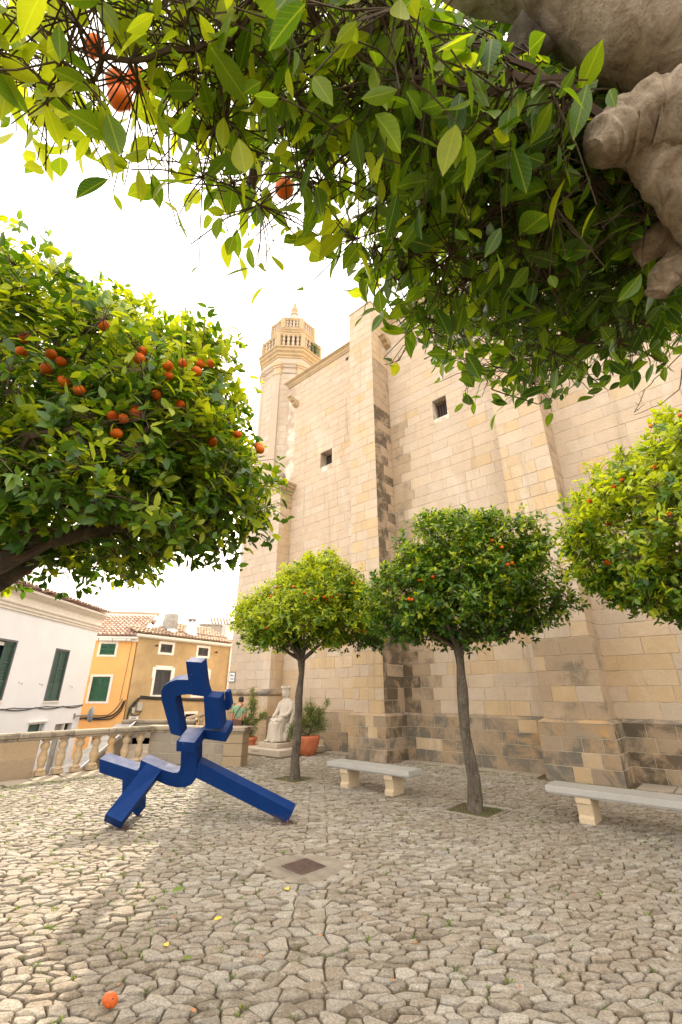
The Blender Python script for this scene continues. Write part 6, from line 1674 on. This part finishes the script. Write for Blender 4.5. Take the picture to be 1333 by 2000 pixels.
# ------------------------------------------------------------------ the tree overhead
OVER="-54,30,285 -48,26,276 -43,32,293 -27,32,293 -23,34,305 -12,30,286 -7,28,283 -8,36,306 -2,37,310 3,33,300 7,33,298 8,30,288 17,34,304 20,37,310 21,28,280 27,33,295 29,31,289 36,36,310 34,28,281 36,26,277 47,32,294 41,27,278 45,26,276 62,35,309 -61,36,297 -42,29,280 -42,30,282 -40,33,288 -34,39,307 -24,32,286 -21,33,294 -18,36,295 -10,36,297 4,31,284 5,37,307 8,29,276 14,35,295 21,38,309 19,31,281 25,28,276 39,39,311 46,38,309 46,38,304 40,30,278 50,33,289 55,33,290 53,31,285 59,32,291 -66,41,310 -42,33,283 -42,38,294 -32,35,290 -26,35,288 -21,38,297 -17,35,286 -11,37,292 -4,33,283 -2,41,304 7,32,281 9,31,280 16,42,305 19,41,309 23,32,282 34,37,296 36,39,297 38,38,293 45,36,294 43,34,284 58,40,301 56,36,287 65,40,300 55,31,277 -62,38,284 -53,33,275 -64,43,304 -44,35,277 -53,43,302 -40,37,283 -35,37,282 -34,40,295 -24,36,283 -19,36,286 -7,38,290 1,34,280 9,40,290 11,34,278 16,47,310 23,38,291 26,37,288 37,46,312 37,42,297 43,41,296 47,40,291 59,44,310 47,34,276 59,40,292 55,33,278 77,46,306 -70,47,307 -70,51,310 -53,42,287 -47,39,283 -43,40,283 -41,43,291 -36,41,285 -29,41,289 -30,46,300 -26,44,291 -15,41,292 -8,44,293 -1,41,291 2,41,293 7,40,288 10,36,274 16,44,295 26,51,311 29,50,308 27,36,276 40,49,306 34,38,278 37,38,279 47,42,287 51,43,296 56,42,293 68,48,305 59,39,284 72,45,295 -62,47,299 -48,38,277 -54,46,293 -29,44,285 -27,48,296 -8,42,283 0,43,288 4,43,285 8,49,297 12,40,279 13,38,277 26,52,304 28,52,306 26,38,275 41,53,305 38,47,292 41,42,284 49,48,294 62,53,311 54,43,283 52,39,275 66,46,291 72,48,292 -23,49,287 -21,45,282 -13,55,301 -5,51,298 5,59,310 9,43,278 15,50,296 17,53,299 25,56,301 26,44,277 44,58,312 40,48,289 52,60,308 53,49,291 52,47,283 70,61,311 62,46,282 63,45,281 88,60,309 -25,49,286 -21,63,308 -12,54,292 -8,56,294 3,47,278 9,55,290 12,52,292 17,51,283 23,49,279 28,51,291 35,59,299 44,63,308 51,62,304 48,56,292 47,50,281 54,50,282 67,57,297 68,53,288 72,52,286 -28,54,281 -28,59,295 -21,62,301 -8,49,274 -8,61,294 1,68,311 11,61,300 10,53,286 20,68,307 28,63,300 33,66,304 42,61,294 38,51,281 50,59,296 53,56,283 66,66,303 73,65,308 68,57,288 73,56,284 87,62,302 -28,70,307 -24,73,312 -7,56,283 -4,54,279 9,55,276 18,67,302 24,74,308 37,72,304 35,58,280 42,62,291 49,68,301 58,72,310 53,57,283 71,69,305 69,62,290 66,54,278 92,72,312 72,55,279 -16,55,274 8,63,286 15,81,309 26,81,308 33,76,308 32,68,287 44,76,305 39,63,282 43,56,275 60,78,308 62,66,289 74,77,302 64,59,277 75,65,284 98,78,310 84,66,287 3,64,277 9,76,291 17,76,295 20,76,298 25,67,277 45,78,298 51,82,303 55,84,302 64,79,297 69,80,303 73,78,297 82,80,297 84,75,297 86,73,290 106,84,303 9,71,278 16,71,283 23,71,278 34,78,287 47,88,301 43,70,280 54,80,288 61,80,290 80,94,312 81,94,304 74,75,284 82,79,289 93,80,287 106,87,303 24,79,279 27,78,276 31,76,279 52,100,305 55,98,299 50,74,276 67,91,296 79,94,297 91,101,305 82,86,287 94,93,293 109,95,299 94,78,283 23,85,276 39,101,302 51,112,308 50,93,288 55,89,287 78,110,306 89,113,305 88,106,301 95,101,293 107,107,304 107,98,298 120,103,297 27,105,293 38,104,295 38,100,290 55,112,297 67,119,307 63,100,288 76,113,302 80,108,290 89,106,288 80,88,278 112,112,303 39,117,297 62,140,309 65,126,300 61,96,275 90,126,306 89,121,300 46,118,288 77,139,299 82,125,292 2,43,334 9,40,323 17,43,333 18,38,314 36,38,318 57,48,346 53,42,326 85,52,361 90,50,359 -24,44,329 4,52,353 9,57,369 37,54,343 44,55,352 49,49,345 53,51,338 73,57,363 73,50,343 89,54,361 99,55,361 -20,55,335 -13,52,331 2,63,367 20,61,360 31,62,358 29,46,318 42,61,357 51,57,342 67,63,355 55,49,320 84,62,362 90,60,362 84,54,332 -10,61,346 2,65,347 11,67,362 18,57,333 32,51,317 43,56,322 74,70,368 64,59,337 68,54,324 71,52,314 77,52,315 -5,74,353 14,72,342 25,69,345 44,68,346 65,76,354 58,66,329 78,70,349 79,63,329 102,72,357 93,63,323 -31,71,335 10,83,361 52,76,346 46,67,316 71,82,346 75,78,343 104,90,367 79,61,313 109,83,353 48,74,317 51,75,318 60,71,312 65,70,314 90,84,338 101,90,345 123,93,355 24,77,315 48,114,368 57,104,356 64,100,348 67,85,320 86,92,333 105,106,365 94,82,316 92,75,313 17,115,365 40,112,361 37,92,322 54,106,340 68,109,347 81,109,344 95,111,355 88,90,317 92,85,317 100,84,313 19,101,324 39,105,330 56,133,370 55,109,337 76,114,345 96,125,359 101,121,346 100,110,327 109,101,316 128,116,339 45,110,317 64,105,311 89,131,335 110,132,353 113,118,328 137,136,354 141,122,336 40,148,353 55,156,344 71,144,341 88,142,339 88,132,334 104,128,316 84,164,335 81,143,320 84,127,312 90,180,345 81,149,314 94,152,320 28,39,318 34,37,316 36,35,308 56,43,330 61,42,329 53,36,307 53,34,298 69,40,322 74,40,326 25,37,303 29,40,313 34,42,316 46,36,302 52,39,310 65,40,317 66,40,312 73,42,319 24,38,304 33,46,320 40,41,308 52,42,314 51,38,297 69,42,314 31,44,307 40,47,315 42,44,306 41,39,296 49,39,297 61,43,308 70,48,324 77,48,322 31,49,313 30,46,303 41,56,327 53,50,318 68,56,328 71,53,324 35,57,322 41,54,317 37,47,297 53,58,325 59,54,320 64,56,319 59,48,298 76,57,324 65,44,296 31,51,299 41,56,312 52,58,320 67,62,322 72,56,315 83,60,324 34,66,327 47,61,312 49,56,305 74,61,318 78,60,312 74,53,301 32,67,318 64,58,298 87,74,328 77,59,304 32,63,301 38,71,320 47,68,308 71,74,324 64,63,305 67,58,296 37,69,302 64,82,328 66,80,325 69,71,312 80,79,319 86,81,322 82,66,300 91,68,305 30,67,296 35,69,298 54,87,322 53,74,302 59,76,305 61,68,296 81,80,314 79,70,299 107,83,322 41,75,301 65,76,298 77,77,299 94,83,312 40,83,302 55,96,324 68,102,330 59,83,298 74,93,317 86,80,297 98,81,298 54,106,328 53,97,314 56,89,302 67,99,316 83,103,322 84,95,310 95,91,300 106,97,312 110,95,307 48,111,323 58,107,313 59,89,297 85,116,322 89,115,319 130,119,327 121,106,311 51,119,320 64,126,321 76,105,302 134,125,324 131,116,317 48,122,313 79,145,330 82,133,324 91,118,305 100,121,306 122,140,329 135,121,314 65,146,326 91,129,312 108,144,326 98,119,302 84,148,312 39,72,420 47,56,371 76,68,407 104,77,438 97,61,397 11,88,437 25,72,397 43,80,413 91,78,432 87,68,398 116,88,436 101,64,373 0,76,377 26,84,421 39,82,399 38,79,387 60,72,380 95,90,430 89,75,382 140,93,437 27,101,430 42,86,374 72,101,404 103,113,428 83,83,379 122,101,418 121,82,379 22,107,404 34,120,421 100,120,416 100,110,395 108,98,372 154,117,423 48,105,372 88,111,372 120,130,416 161,140,427 164,122,410 45,152,410 57,124,378 113,147,404 141,153,420 126,120,376 180,155,427 81,163,403 85,150,374 100,141,374 154,181,422 207,188,414 74,178,388 92,167,380 118,193,413 157,186,392 29,-167,312 228,-29,461 254,-41,295 232,-69,387 33,-24,484 23,-63,427 6,-50,305 134,-170,338 1,-145,381 186,-150,364 160,-59,440 120,-162,414 251,-25,333 150,-141,459 152,-135,289 21,-90,473 22,-101,338 141,-191,402 261,-29,405 183,-78,299 61,-131,410 103,-148,331 -56,-82,452 159,-40,442 29,-174,362 244,-74,383 54,-148,343 185,-102,389 42,-39,479 204,-124,304 103,-17,469 136,-89,286 230,-84,316 -40,-49,282 200,-77,276 98,-164,334 -36,-87,394 263,-108,426 -5,-146,326 34,-57,503 221,-70,365 118,-158,383 -5,-99,327 244,-35,359 -47,-86,440 129,-129,489 179,-24,436 12,-80,434 129,-59,482 159,-142,414 162,-146,450 162,-103,390 172,-80,305 238,-62,288 171,-137,380 251,-69,341 130,-126,463 117,-106,281 109,-177,336 178,-106,324 214,-54,416 53,-74,319 116,-58,482 134,-166,363 -19,-162,366 69,-164,353 248,-51,445 138,-118,408 19,-95,329 193,-104,379"
C = np.array([[float(a) / 100 for a in s.split(',')] for s in OVER.split()])
LIMB_AXES = [((.80 - .1 * k, .41, 3.0 + .06 * k), .115 - .010 * k) for k in range(7)] + [(on_ray(*a_), r_) for *a_, r_ in ((1330, 225, .455, .075), (1260, 240, .47, .06), (1215, 255, .48, .05), (1175, 280, .485, .04), (1285, 300, .50, .05), (1335, 380, .53, .05), (1320, 440, .61, .035), (1270, 482, .64, .03), (1330, 510, .63, .03), (1295, 545, .65, .025))]
eye_ = np.array([0, 0, EYE]); keep_ = []
for c_ in C:                                  # the foliage parts round the bare limbs
    ok_ = True
    for l_, r_ in LIMB_AXES:
        a_ = np.array(l_) - eye_; L_ = np.linalg.norm(a_); a_ = a_ / L_; v_ = c_ - eye_; t_ = v_ @ a_
        if t_ < L_ + .03 and np.linalg.norm(v_ - t_ * a_) < (r_ + .015) * t_ / L_: ok_ = False
    keep_.append(ok_)
C = C[np.array(keep_)]
ot = thing('orange_tree', 'overhead orange tree with thick bark limbs and large backlit leaves filling the top', 'tree', (1.25, .05, 0), TREES)
q = random.Random(31); rg = np.random.default_rng(31)
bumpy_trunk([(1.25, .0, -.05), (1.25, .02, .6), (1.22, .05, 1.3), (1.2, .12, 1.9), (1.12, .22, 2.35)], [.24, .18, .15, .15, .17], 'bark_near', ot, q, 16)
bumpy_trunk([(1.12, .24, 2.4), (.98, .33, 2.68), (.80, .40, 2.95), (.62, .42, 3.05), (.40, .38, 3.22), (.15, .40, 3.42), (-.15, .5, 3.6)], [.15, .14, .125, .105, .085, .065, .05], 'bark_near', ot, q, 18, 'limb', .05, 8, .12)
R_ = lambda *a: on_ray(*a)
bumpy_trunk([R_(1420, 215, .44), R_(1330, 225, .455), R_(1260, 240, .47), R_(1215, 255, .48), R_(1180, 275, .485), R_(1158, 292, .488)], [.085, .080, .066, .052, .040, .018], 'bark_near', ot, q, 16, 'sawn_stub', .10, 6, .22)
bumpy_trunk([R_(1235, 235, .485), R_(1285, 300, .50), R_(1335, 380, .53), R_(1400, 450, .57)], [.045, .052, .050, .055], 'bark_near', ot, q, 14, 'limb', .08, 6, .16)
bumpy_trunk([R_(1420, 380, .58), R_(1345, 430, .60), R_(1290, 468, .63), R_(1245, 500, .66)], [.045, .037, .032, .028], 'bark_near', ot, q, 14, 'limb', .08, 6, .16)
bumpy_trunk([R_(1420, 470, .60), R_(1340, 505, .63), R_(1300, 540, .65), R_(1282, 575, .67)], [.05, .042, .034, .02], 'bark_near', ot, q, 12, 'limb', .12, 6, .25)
bumpy_trunk([(.40, .42, 3.08), (.30, .60, 3.05), (.20, .75, 2.98), (.16, .85, 2.90)], [.045, .034, .026, .018], 'bark', ot, q, 9, 'limb', .2, 5, .2)
bumpy_trunk([(-.12, .50, 3.58), (-.22, .75, 3.5), (-.32, .95, 3.45)], [.045, .03, .018], 'bark', ot, q, 8, 'limb', .15, 5)
roots = [(np.array((1.0, .35, 2.75)), .05), (np.array((.80, .44, 2.97)), .05), (np.array((.40, .40, 3.22)), .05), (np.array((.15, .42, 3.42)), .04), (np.array((-.15, .5, 3.6)), .04), (np.array((-.32, .95, 3.45)), .02),
         (np.array((.16, .85, 2.90)), .02), (np.array((.70, .74, 2.82)), .03), (np.array((.74, .85, 2.77)), .025), (np.array((.62, 1.2, 2.95)), .025), (np.array((.2, .75, 2.98)), .02)]
tw = branches(ot, roots, C, .0012, 'bark', q, big=.016, power=.42)
n = len(C); dense = C[:, 0] > .1
nl = np.where(dense, 18, 14)
own = np.repeat(np.arange(n), nl)
m = len(own)
cen = np.array([1.0, .1, 3.6])
od = unit((C - cen) * np.array([1, 1, .6]))[own]
sub = np.clip(rg.normal(size=(m, 3)) * np.array([.078, .078, .07]), -.12, .12)
P = C[own] + sub
perp = unit(rg.normal(size=(m, 3)))
D = unit(od * .45 + perp * .85 + np.array([0, 0, -.55]) * rg.uniform(-.3, 1.4, m)[:, None])
Nn = unit(rg.normal(size=(m, 3)) * .8 + np.array([0, -.25, .55]))
Ln = rg.choice([.55, .8, 1.0, 1.2], m, p=[.25, .3, .33, .12]) * .070 * rg.uniform(.75, 1.2, m) * np.where(C[own][:, 0] < .1, .92, 1.0); Wd = Ln * rg.uniform(.36, .60, m)
x_ = C[own][:, 0]
AG_SHADE = np.clip(rg.normal(.42, .24, m) + np.clip((x_ - .10) * .6, -.36, .30), 0, 1)  # leaves coloured yellower leftward, darker rightward: backlight and shade put into the colour
LIMB = [(c_, r_ * .9) for c_, r_ in LIMB_AXES]
OFR = ((231, 162, .74), (235, 192, .75), (269, 158, .77), (556, 367, .98), (185, 90, .70), (250, 25, .66), (240, 40, .67), (556, 168, .85), (586, 38, .72))
LIMB += [(on_ray(*f_), .024) for f_ in OFR[:5]]
kp = open_up(P + D * Ln[:, None] * .5, LIMB) & open_up(P, LIMB)
P, D, Nn, Ln, Wd, AG_SHADE, own = P[kp], D[kp], Nn[kp], Ln[kp], Wd[kp], AG_SHADE[kp], own[kp]; m = len(P)
put_leaves(ot, P, D, Nn, Ln, Wd, AG_SHADE, 0, 'leaf_over', 300, cen)
for i in range(0, m, 1):
    c = Vector(C[own[i]]); p = Vector(P[i])
    tw.tube([c, c.lerp(p, .55) + Vector((q.uniform(-.01, .01), q.uniform(-.01, .01), .01)), p], [.0017, .0015, .0012], 3, False)
tag(tw.build('twigs', M['twig'], ot), kind='stuff')
def hang(pts, r0=.0035):
    mb = MB(); pp_ = [on_ray(x, y, Y) for x, y, Y in pts]; out = []
    for a, b in zip(pp_, pp_[1:]):
        for k in range(3):
            t = k / 3; out.append(tuple(a[i] + (b[i] - a[i]) * t + q.uniform(-.003, .003) for i in range(3)))
    out.append(pp_[-1]); mb.tube(out, [r0 * (1 - .7 * k / len(out)) for k in range(len(out))], 5)
    for k in range(2, len(out) - 1, 2):
        a = Vector(out[k]); mb.tube([a, a + Vector((q.uniform(-.02, .02), q.uniform(-.01, .01), q.uniform(-.012, .02)))], [.0016, .0008], 3)
    return mb.build('bare_twig', M['twig'], ot)
hang([(300, 60, .52), (325, 200, .62), (330, 320, .72), (328, 385, .78), (345, 435, .82), (380, 462, .85)])
hang([(500, 370, .95), (515, 420, .98), (535, 470, 1.0), (560, 492, 1.02)], .0025)
hang([(740, 560, 1.2), (800, 660, 1.25), (780, 705, 1.25), (752, 712, 1.22)], .003)
hang([(960, 760, 1.5), (1050, 790, 1.5), (1100, 770, 1.5), (1150, 730, 1.5)], .003)
hang([(1333, 690, 1.6), (1280, 740, 1.6), (1262, 760, 1.6), (1240, 805, 1.6), (1260, 790, 1.6)], .003)
hang([(1333, 720, 1.7), (1330, 760, 1.7), (1290, 790, 1.7), (1240, 810, 1.7)], .0035)
hang([(640, 200, .8), (600, 240, .85), (610, 280, .87), (690, 330, .9)], .002)
for x, y, Y in ((231, 162, .74), (235, 192, .75), (269, 158, .77), (556, 367, .98), (185, 90, .70), (250, 25, .66), (240, 40, .67), (556, 168, .85), (586, 38, .72)):
    orange_fruit(ot, on_ray(x, y, Y), .022 if Y < .8 else .026, q, 'orange' if y > 100 else 'orange_dark')
# a few dry brown leaves caught in the crown
for k, (x, y, Y) in enumerate(((1118, 455, 1.0), (1130, 450, 1.0), (1150, 485, 1.02), (1065, 235, .72), (980, 290, .8))):
    d_ = np.array([[q.uniform(-.5, .5), q.uniform(-.2, .2), -1.0]]); me = leaves_mesh('dry_leaf', np.array([on_ray(x, y, Y)]), d_, np.array([[.2, -1, .3]]), np.array([.055]), np.array([.03]), np.array([.5]), 0, .8)
    link('dry_leaf', me, M['dry_leaf'], ot)

# ------------------------------------------------------------------ potted shrubs
def shrub(label, base, stems, n_cl, seed, lobes):
    q = random.Random(seed); rg = np.random.default_rng(seed)
    t = thing('potted_shrub', label, 'shrub', base)
    C = []
    for c, r, k in lobes:
        for _ in range(k):
            d = rg.normal(size=3); d /= np.linalg.norm(d); C.append(np.array(c) + d * np.array(r) * rg.uniform(.3, 1.0))
    C = np.array(C)
    tw = branches(t, [(np.array(base) + np.array([0, 0, .05]), .03)], C, .0025, 'bark', q, big=.02)
    m = len(C) * 26; own = np.repeat(np.arange(len(C)), 26)
    P = C[own] + rg.normal(size=(m, 3)) * .055
    cen = np.array([base[0], base[1], base[2] + .4])
    D = unit(unit(P - cen) + rg.normal(size=(m, 3)) * .6 + np.array([0, 0, .5])); Nn = unit(rg.normal(size=(m, 3)))
    Ln = rg.uniform(.035, .06, m); Wd = Ln * .42; AG_SHADE = np.clip(rg.normal(.5, .25, m) - .2 * (P[:, 2] - base[2] - .5), 0, 1)
    me = leaves_mesh('foliage', P, D, Nn, Ln, Wd, AG_SHADE, 2); tag(link('foliage', me, M['shrub'], t), kind='stuff')
    tag(tw.build('twigs', M['twig'], t), kind='stuff')
    return t
x, y, z = P1[0], P1[1], .38
shrub('tall pointed green shrub in the brown pot left of the statue', (x, y, z), 3, 0, 51,
      [((x, y, z + .5), (.30, .28, .45), 90), ((x + .02, y, z + 1.05), (.18, .18, .35), 45), ((x, y, z + 1.45), (.08, .08, .22), 14), ((x + .42, y, z + .72), (.25, .2, .16), 24), ((x - .05, y, z + .2), (.30, .28, .2), 30)])
x, y, z = P2[0], P2[1], .52
shrub('bushy spreading green shrub in the orange pot right of the statue', (x, y, z), 3, 0, 52,
      [((x, y, z + .45), (.42, .38, .45), 130), ((x - .42, y, z + .15), (.32, .3, .35), 55), ((x + .05, y, z + .85), (.22, .2, .28), 30), ((x + .42, y, z + .70), (.22, .2, .25), 26), ((x + .58, y, z + 1.0), (.13, .1, .16), 10), ((x + .35, y, z + .35), (.35, .3, .25), 40)])
# tuft growing on the tower balustrade
tp = UW(TU - 1.80, TW + .15, 20.40)
rg = np.random.default_rng(8); m = 260
P = np.array(tp) + rg.normal(size=(m, 3)) * np.array([.14, .14, .22]) + np.array([0, 0, .3]); D = unit(rg.normal(size=(m, 3)) + np.array([0, 0, .8]))
me = leaves_mesh('foliage', P, D, unit(rg.normal(size=(m, 3))), rg.uniform(.12, .24, m), rg.uniform(.03, .06, m), rg.uniform(.4, 1, m), 2)
wp = thing('wild_plant', 'small wild green plant growing on the church tower balustrade', 'plant', tp); tag(link('foliage', me, M['shrub'], wp), kind='stuff')

# ------------------------------------------------------------------ weeds in the joints
rg = np.random.default_rng(77)
spots = []
for (x, y) in joint_spots:
    g = math.sin(x * 1.3 + 2) * math.cos(y * .9 + 1) + .4 * math.sin(x * 4.1 + y * 3.3)
    pr = .035 + .035 * (g > .35) + .09 * (x < -1.5 and y > 4) + .12 * (to_uw(x, y)[0] > 11.6) + .03 * (y < 5)
    if to_uw(x, y)[1] > 11.2: pr += .12
    if rg.random() < pr: spots.append((x, y))
P = []; D = []; L = []; A = []
def tuft(x, y, nbl, s, spread=.02):
    for _ in range(nbl):
        a = rg.uniform(0, 6.28); P.append((x + rg.normal() * spread, y + rg.normal() * spread, -.012)); D.append((math.cos(a) * rg.uniform(.3, 1.2), math.sin(a) * rg.uniform(.3, 1.2), 1.0)); L.append(s * rg.uniform(.5, 1.2)); A.append(rg.uniform(0, 1))
for x, y in spots: tuft(x, y, int(rg.integers(7, 18)), rg.uniform(.022, .045), rg.uniform(.010, .026))
for p in PITS:
    pu, pw = to_uw(p[0], p[1])
    for _ in range(260):
        a, b = rg.uniform(-.37, .37, 2)
        if math.hypot(a, b) > .16: c = UW(pu + a, pw + b, 0); tuft(c[0], c[1], 3, .03)
for _ in range(240):
    c = UW(rg.uniform(4.4, 8.2), 11.95 + rg.normal() * .06, 0)
    if math.sin(c[0] * 3) > -.1: tuft(c[0], c[1], 5, .03)
for _ in range(420):
    c = UW(12.34 + rg.normal() * .07, rg.uniform(1.5, 6.0), 0); tuft(c[0], c[1], 5, .04)
for _ in range(120):
    c = UW(rg.uniform(2.2, 4.3) if rg.random() < .5 else rg.uniform(4.4, 6.2), 11.9 + rg.normal() * .04, 0); tuft(c[0], c[1], 5, .035)
P = np.array(P); D = np.array(D); L = np.array(L); A = np.array(A)
me = leaves_mesh('grass', P, D, unit(rg.normal(size=P.shape) + np.array([0, 0, .2])), L, L * .22, A, 2)
tag(link('grass', me, M['grass']), 'small green weeds and moss growing in the joints of the cobbles', 'grass', kind='stuff')

# ------------------------------------------------------------------ fallen things
q = random.Random(5)
fo = thing('fallen_orange', 'overripe orange with dark blemishes lying on the cobbles in the foreground', 'orange', (-1.47, 3.73, .045))
mb = MB(); mb.lathe([(.004, -.042), (.020, -.038), (.035, -.022), (.0405, 0), (.036, .022), (.022, .037), (.006, .042)], (0, 0, 0), 20)
me = mb.mesh('peel'); o = link('peel', me, M['old_peel'], fo, True); o.location = (-1.47, 3.73, .046); o.rotation_euler = (R(58), R(12), R(-62)); o.scale = (.92, .92, 1.22)
for a, b, r_ in ((-.012, .024, .009), (.026, .012, .004), (.0, -.012, .003)):
    mb = MB(); mb.lathe([(r_, -.001), (r_ * .8, .001), (.001, .0015)], (0, 0, 0), 9); me = mb.mesh('blemish'); o = link('blemish', me, M['twig'], fo); o.location = (-1.47 + a, 3.73 - .0365 + abs(a) * .35, .058 + b * .5); o.rotation_euler = (R(75), 0, 0)
def fallen(x, y, ln, wd, mat, label, yaw, lift=.012, curl=.5, n=1):
    P = np.array([[x, y, lift]]); me = leaves_mesh('fallen_leaf', P, np.array([[math.cos(yaw), math.sin(yaw), .12]]), np.array([[0, -.25, 1.0]]), np.array([ln]), np.array([wd]), np.array([.3]), 0, curl)
    o = link('fallen_leaf', me, M[mat]); tag(o, label, 'leaf', 'leaves fallen on the cobbles')
fallen(-1.70, 5.42, .14, .075, 'grass', 'large green leaf lying flat on the cobbles left of the centre', .3, .02)
fallen(-.57, 5.52, .07, .055, 'yellow_leaf', 'bright yellow curled leaf on the cobbles just below the drain', -.9, .016)
fallen(-1.12, 4.86, .085, .04, 'yellow_leaf', 'pale yellow leaf on the cobbles, highest of three in the left foreground', .6)
fallen(-1.36, 4.44, .06, .04, 'yellow_leaf', 'small curled yellow leaf on the cobbles above the fallen orange', 2.4)
fallen(-1.19, 4.26, .075, .035, 'grass', 'small lime green leaf on the cobbles right of the fallen orange', .4)
DRY = ['dry brown leaf on the cobbles just above the fallen orange', 'dry brown leaf at the bottom edge right of the fallen orange', 'dry brown leaf left of the double row of stones near the bottom', 'dry brown leaf on the sunlit cobbles at the far left',
       'dry brown leaf on the cobbles below the drain to its right', 'dry brown leaf on the cobbles left of the right hand bench leg', 'dry brown leaf nearest the right edge of the cobbles', 'dry brown leaf at the bottom right of the double stone row', 'dry brown leaf lying on the double row of stones', 'dry brown leaf at the bottom of the picture, right of centre']
for k, (x, y) in enumerate(((-1.52, 3.98), (-.95, 3.72), (-.62, 4.3), (-1.5, 4.9), (.62, 4.5), (1.9, 6.8), (2.3, 5.4), (.35, 4.0), (-.2, 4.6), (1.2, 3.9))):
    fallen(x, y, q.uniform(.035, .06), q.uniform(.012, .02), 'dry_leaf', DRY[k], q.uniform(0, 6))
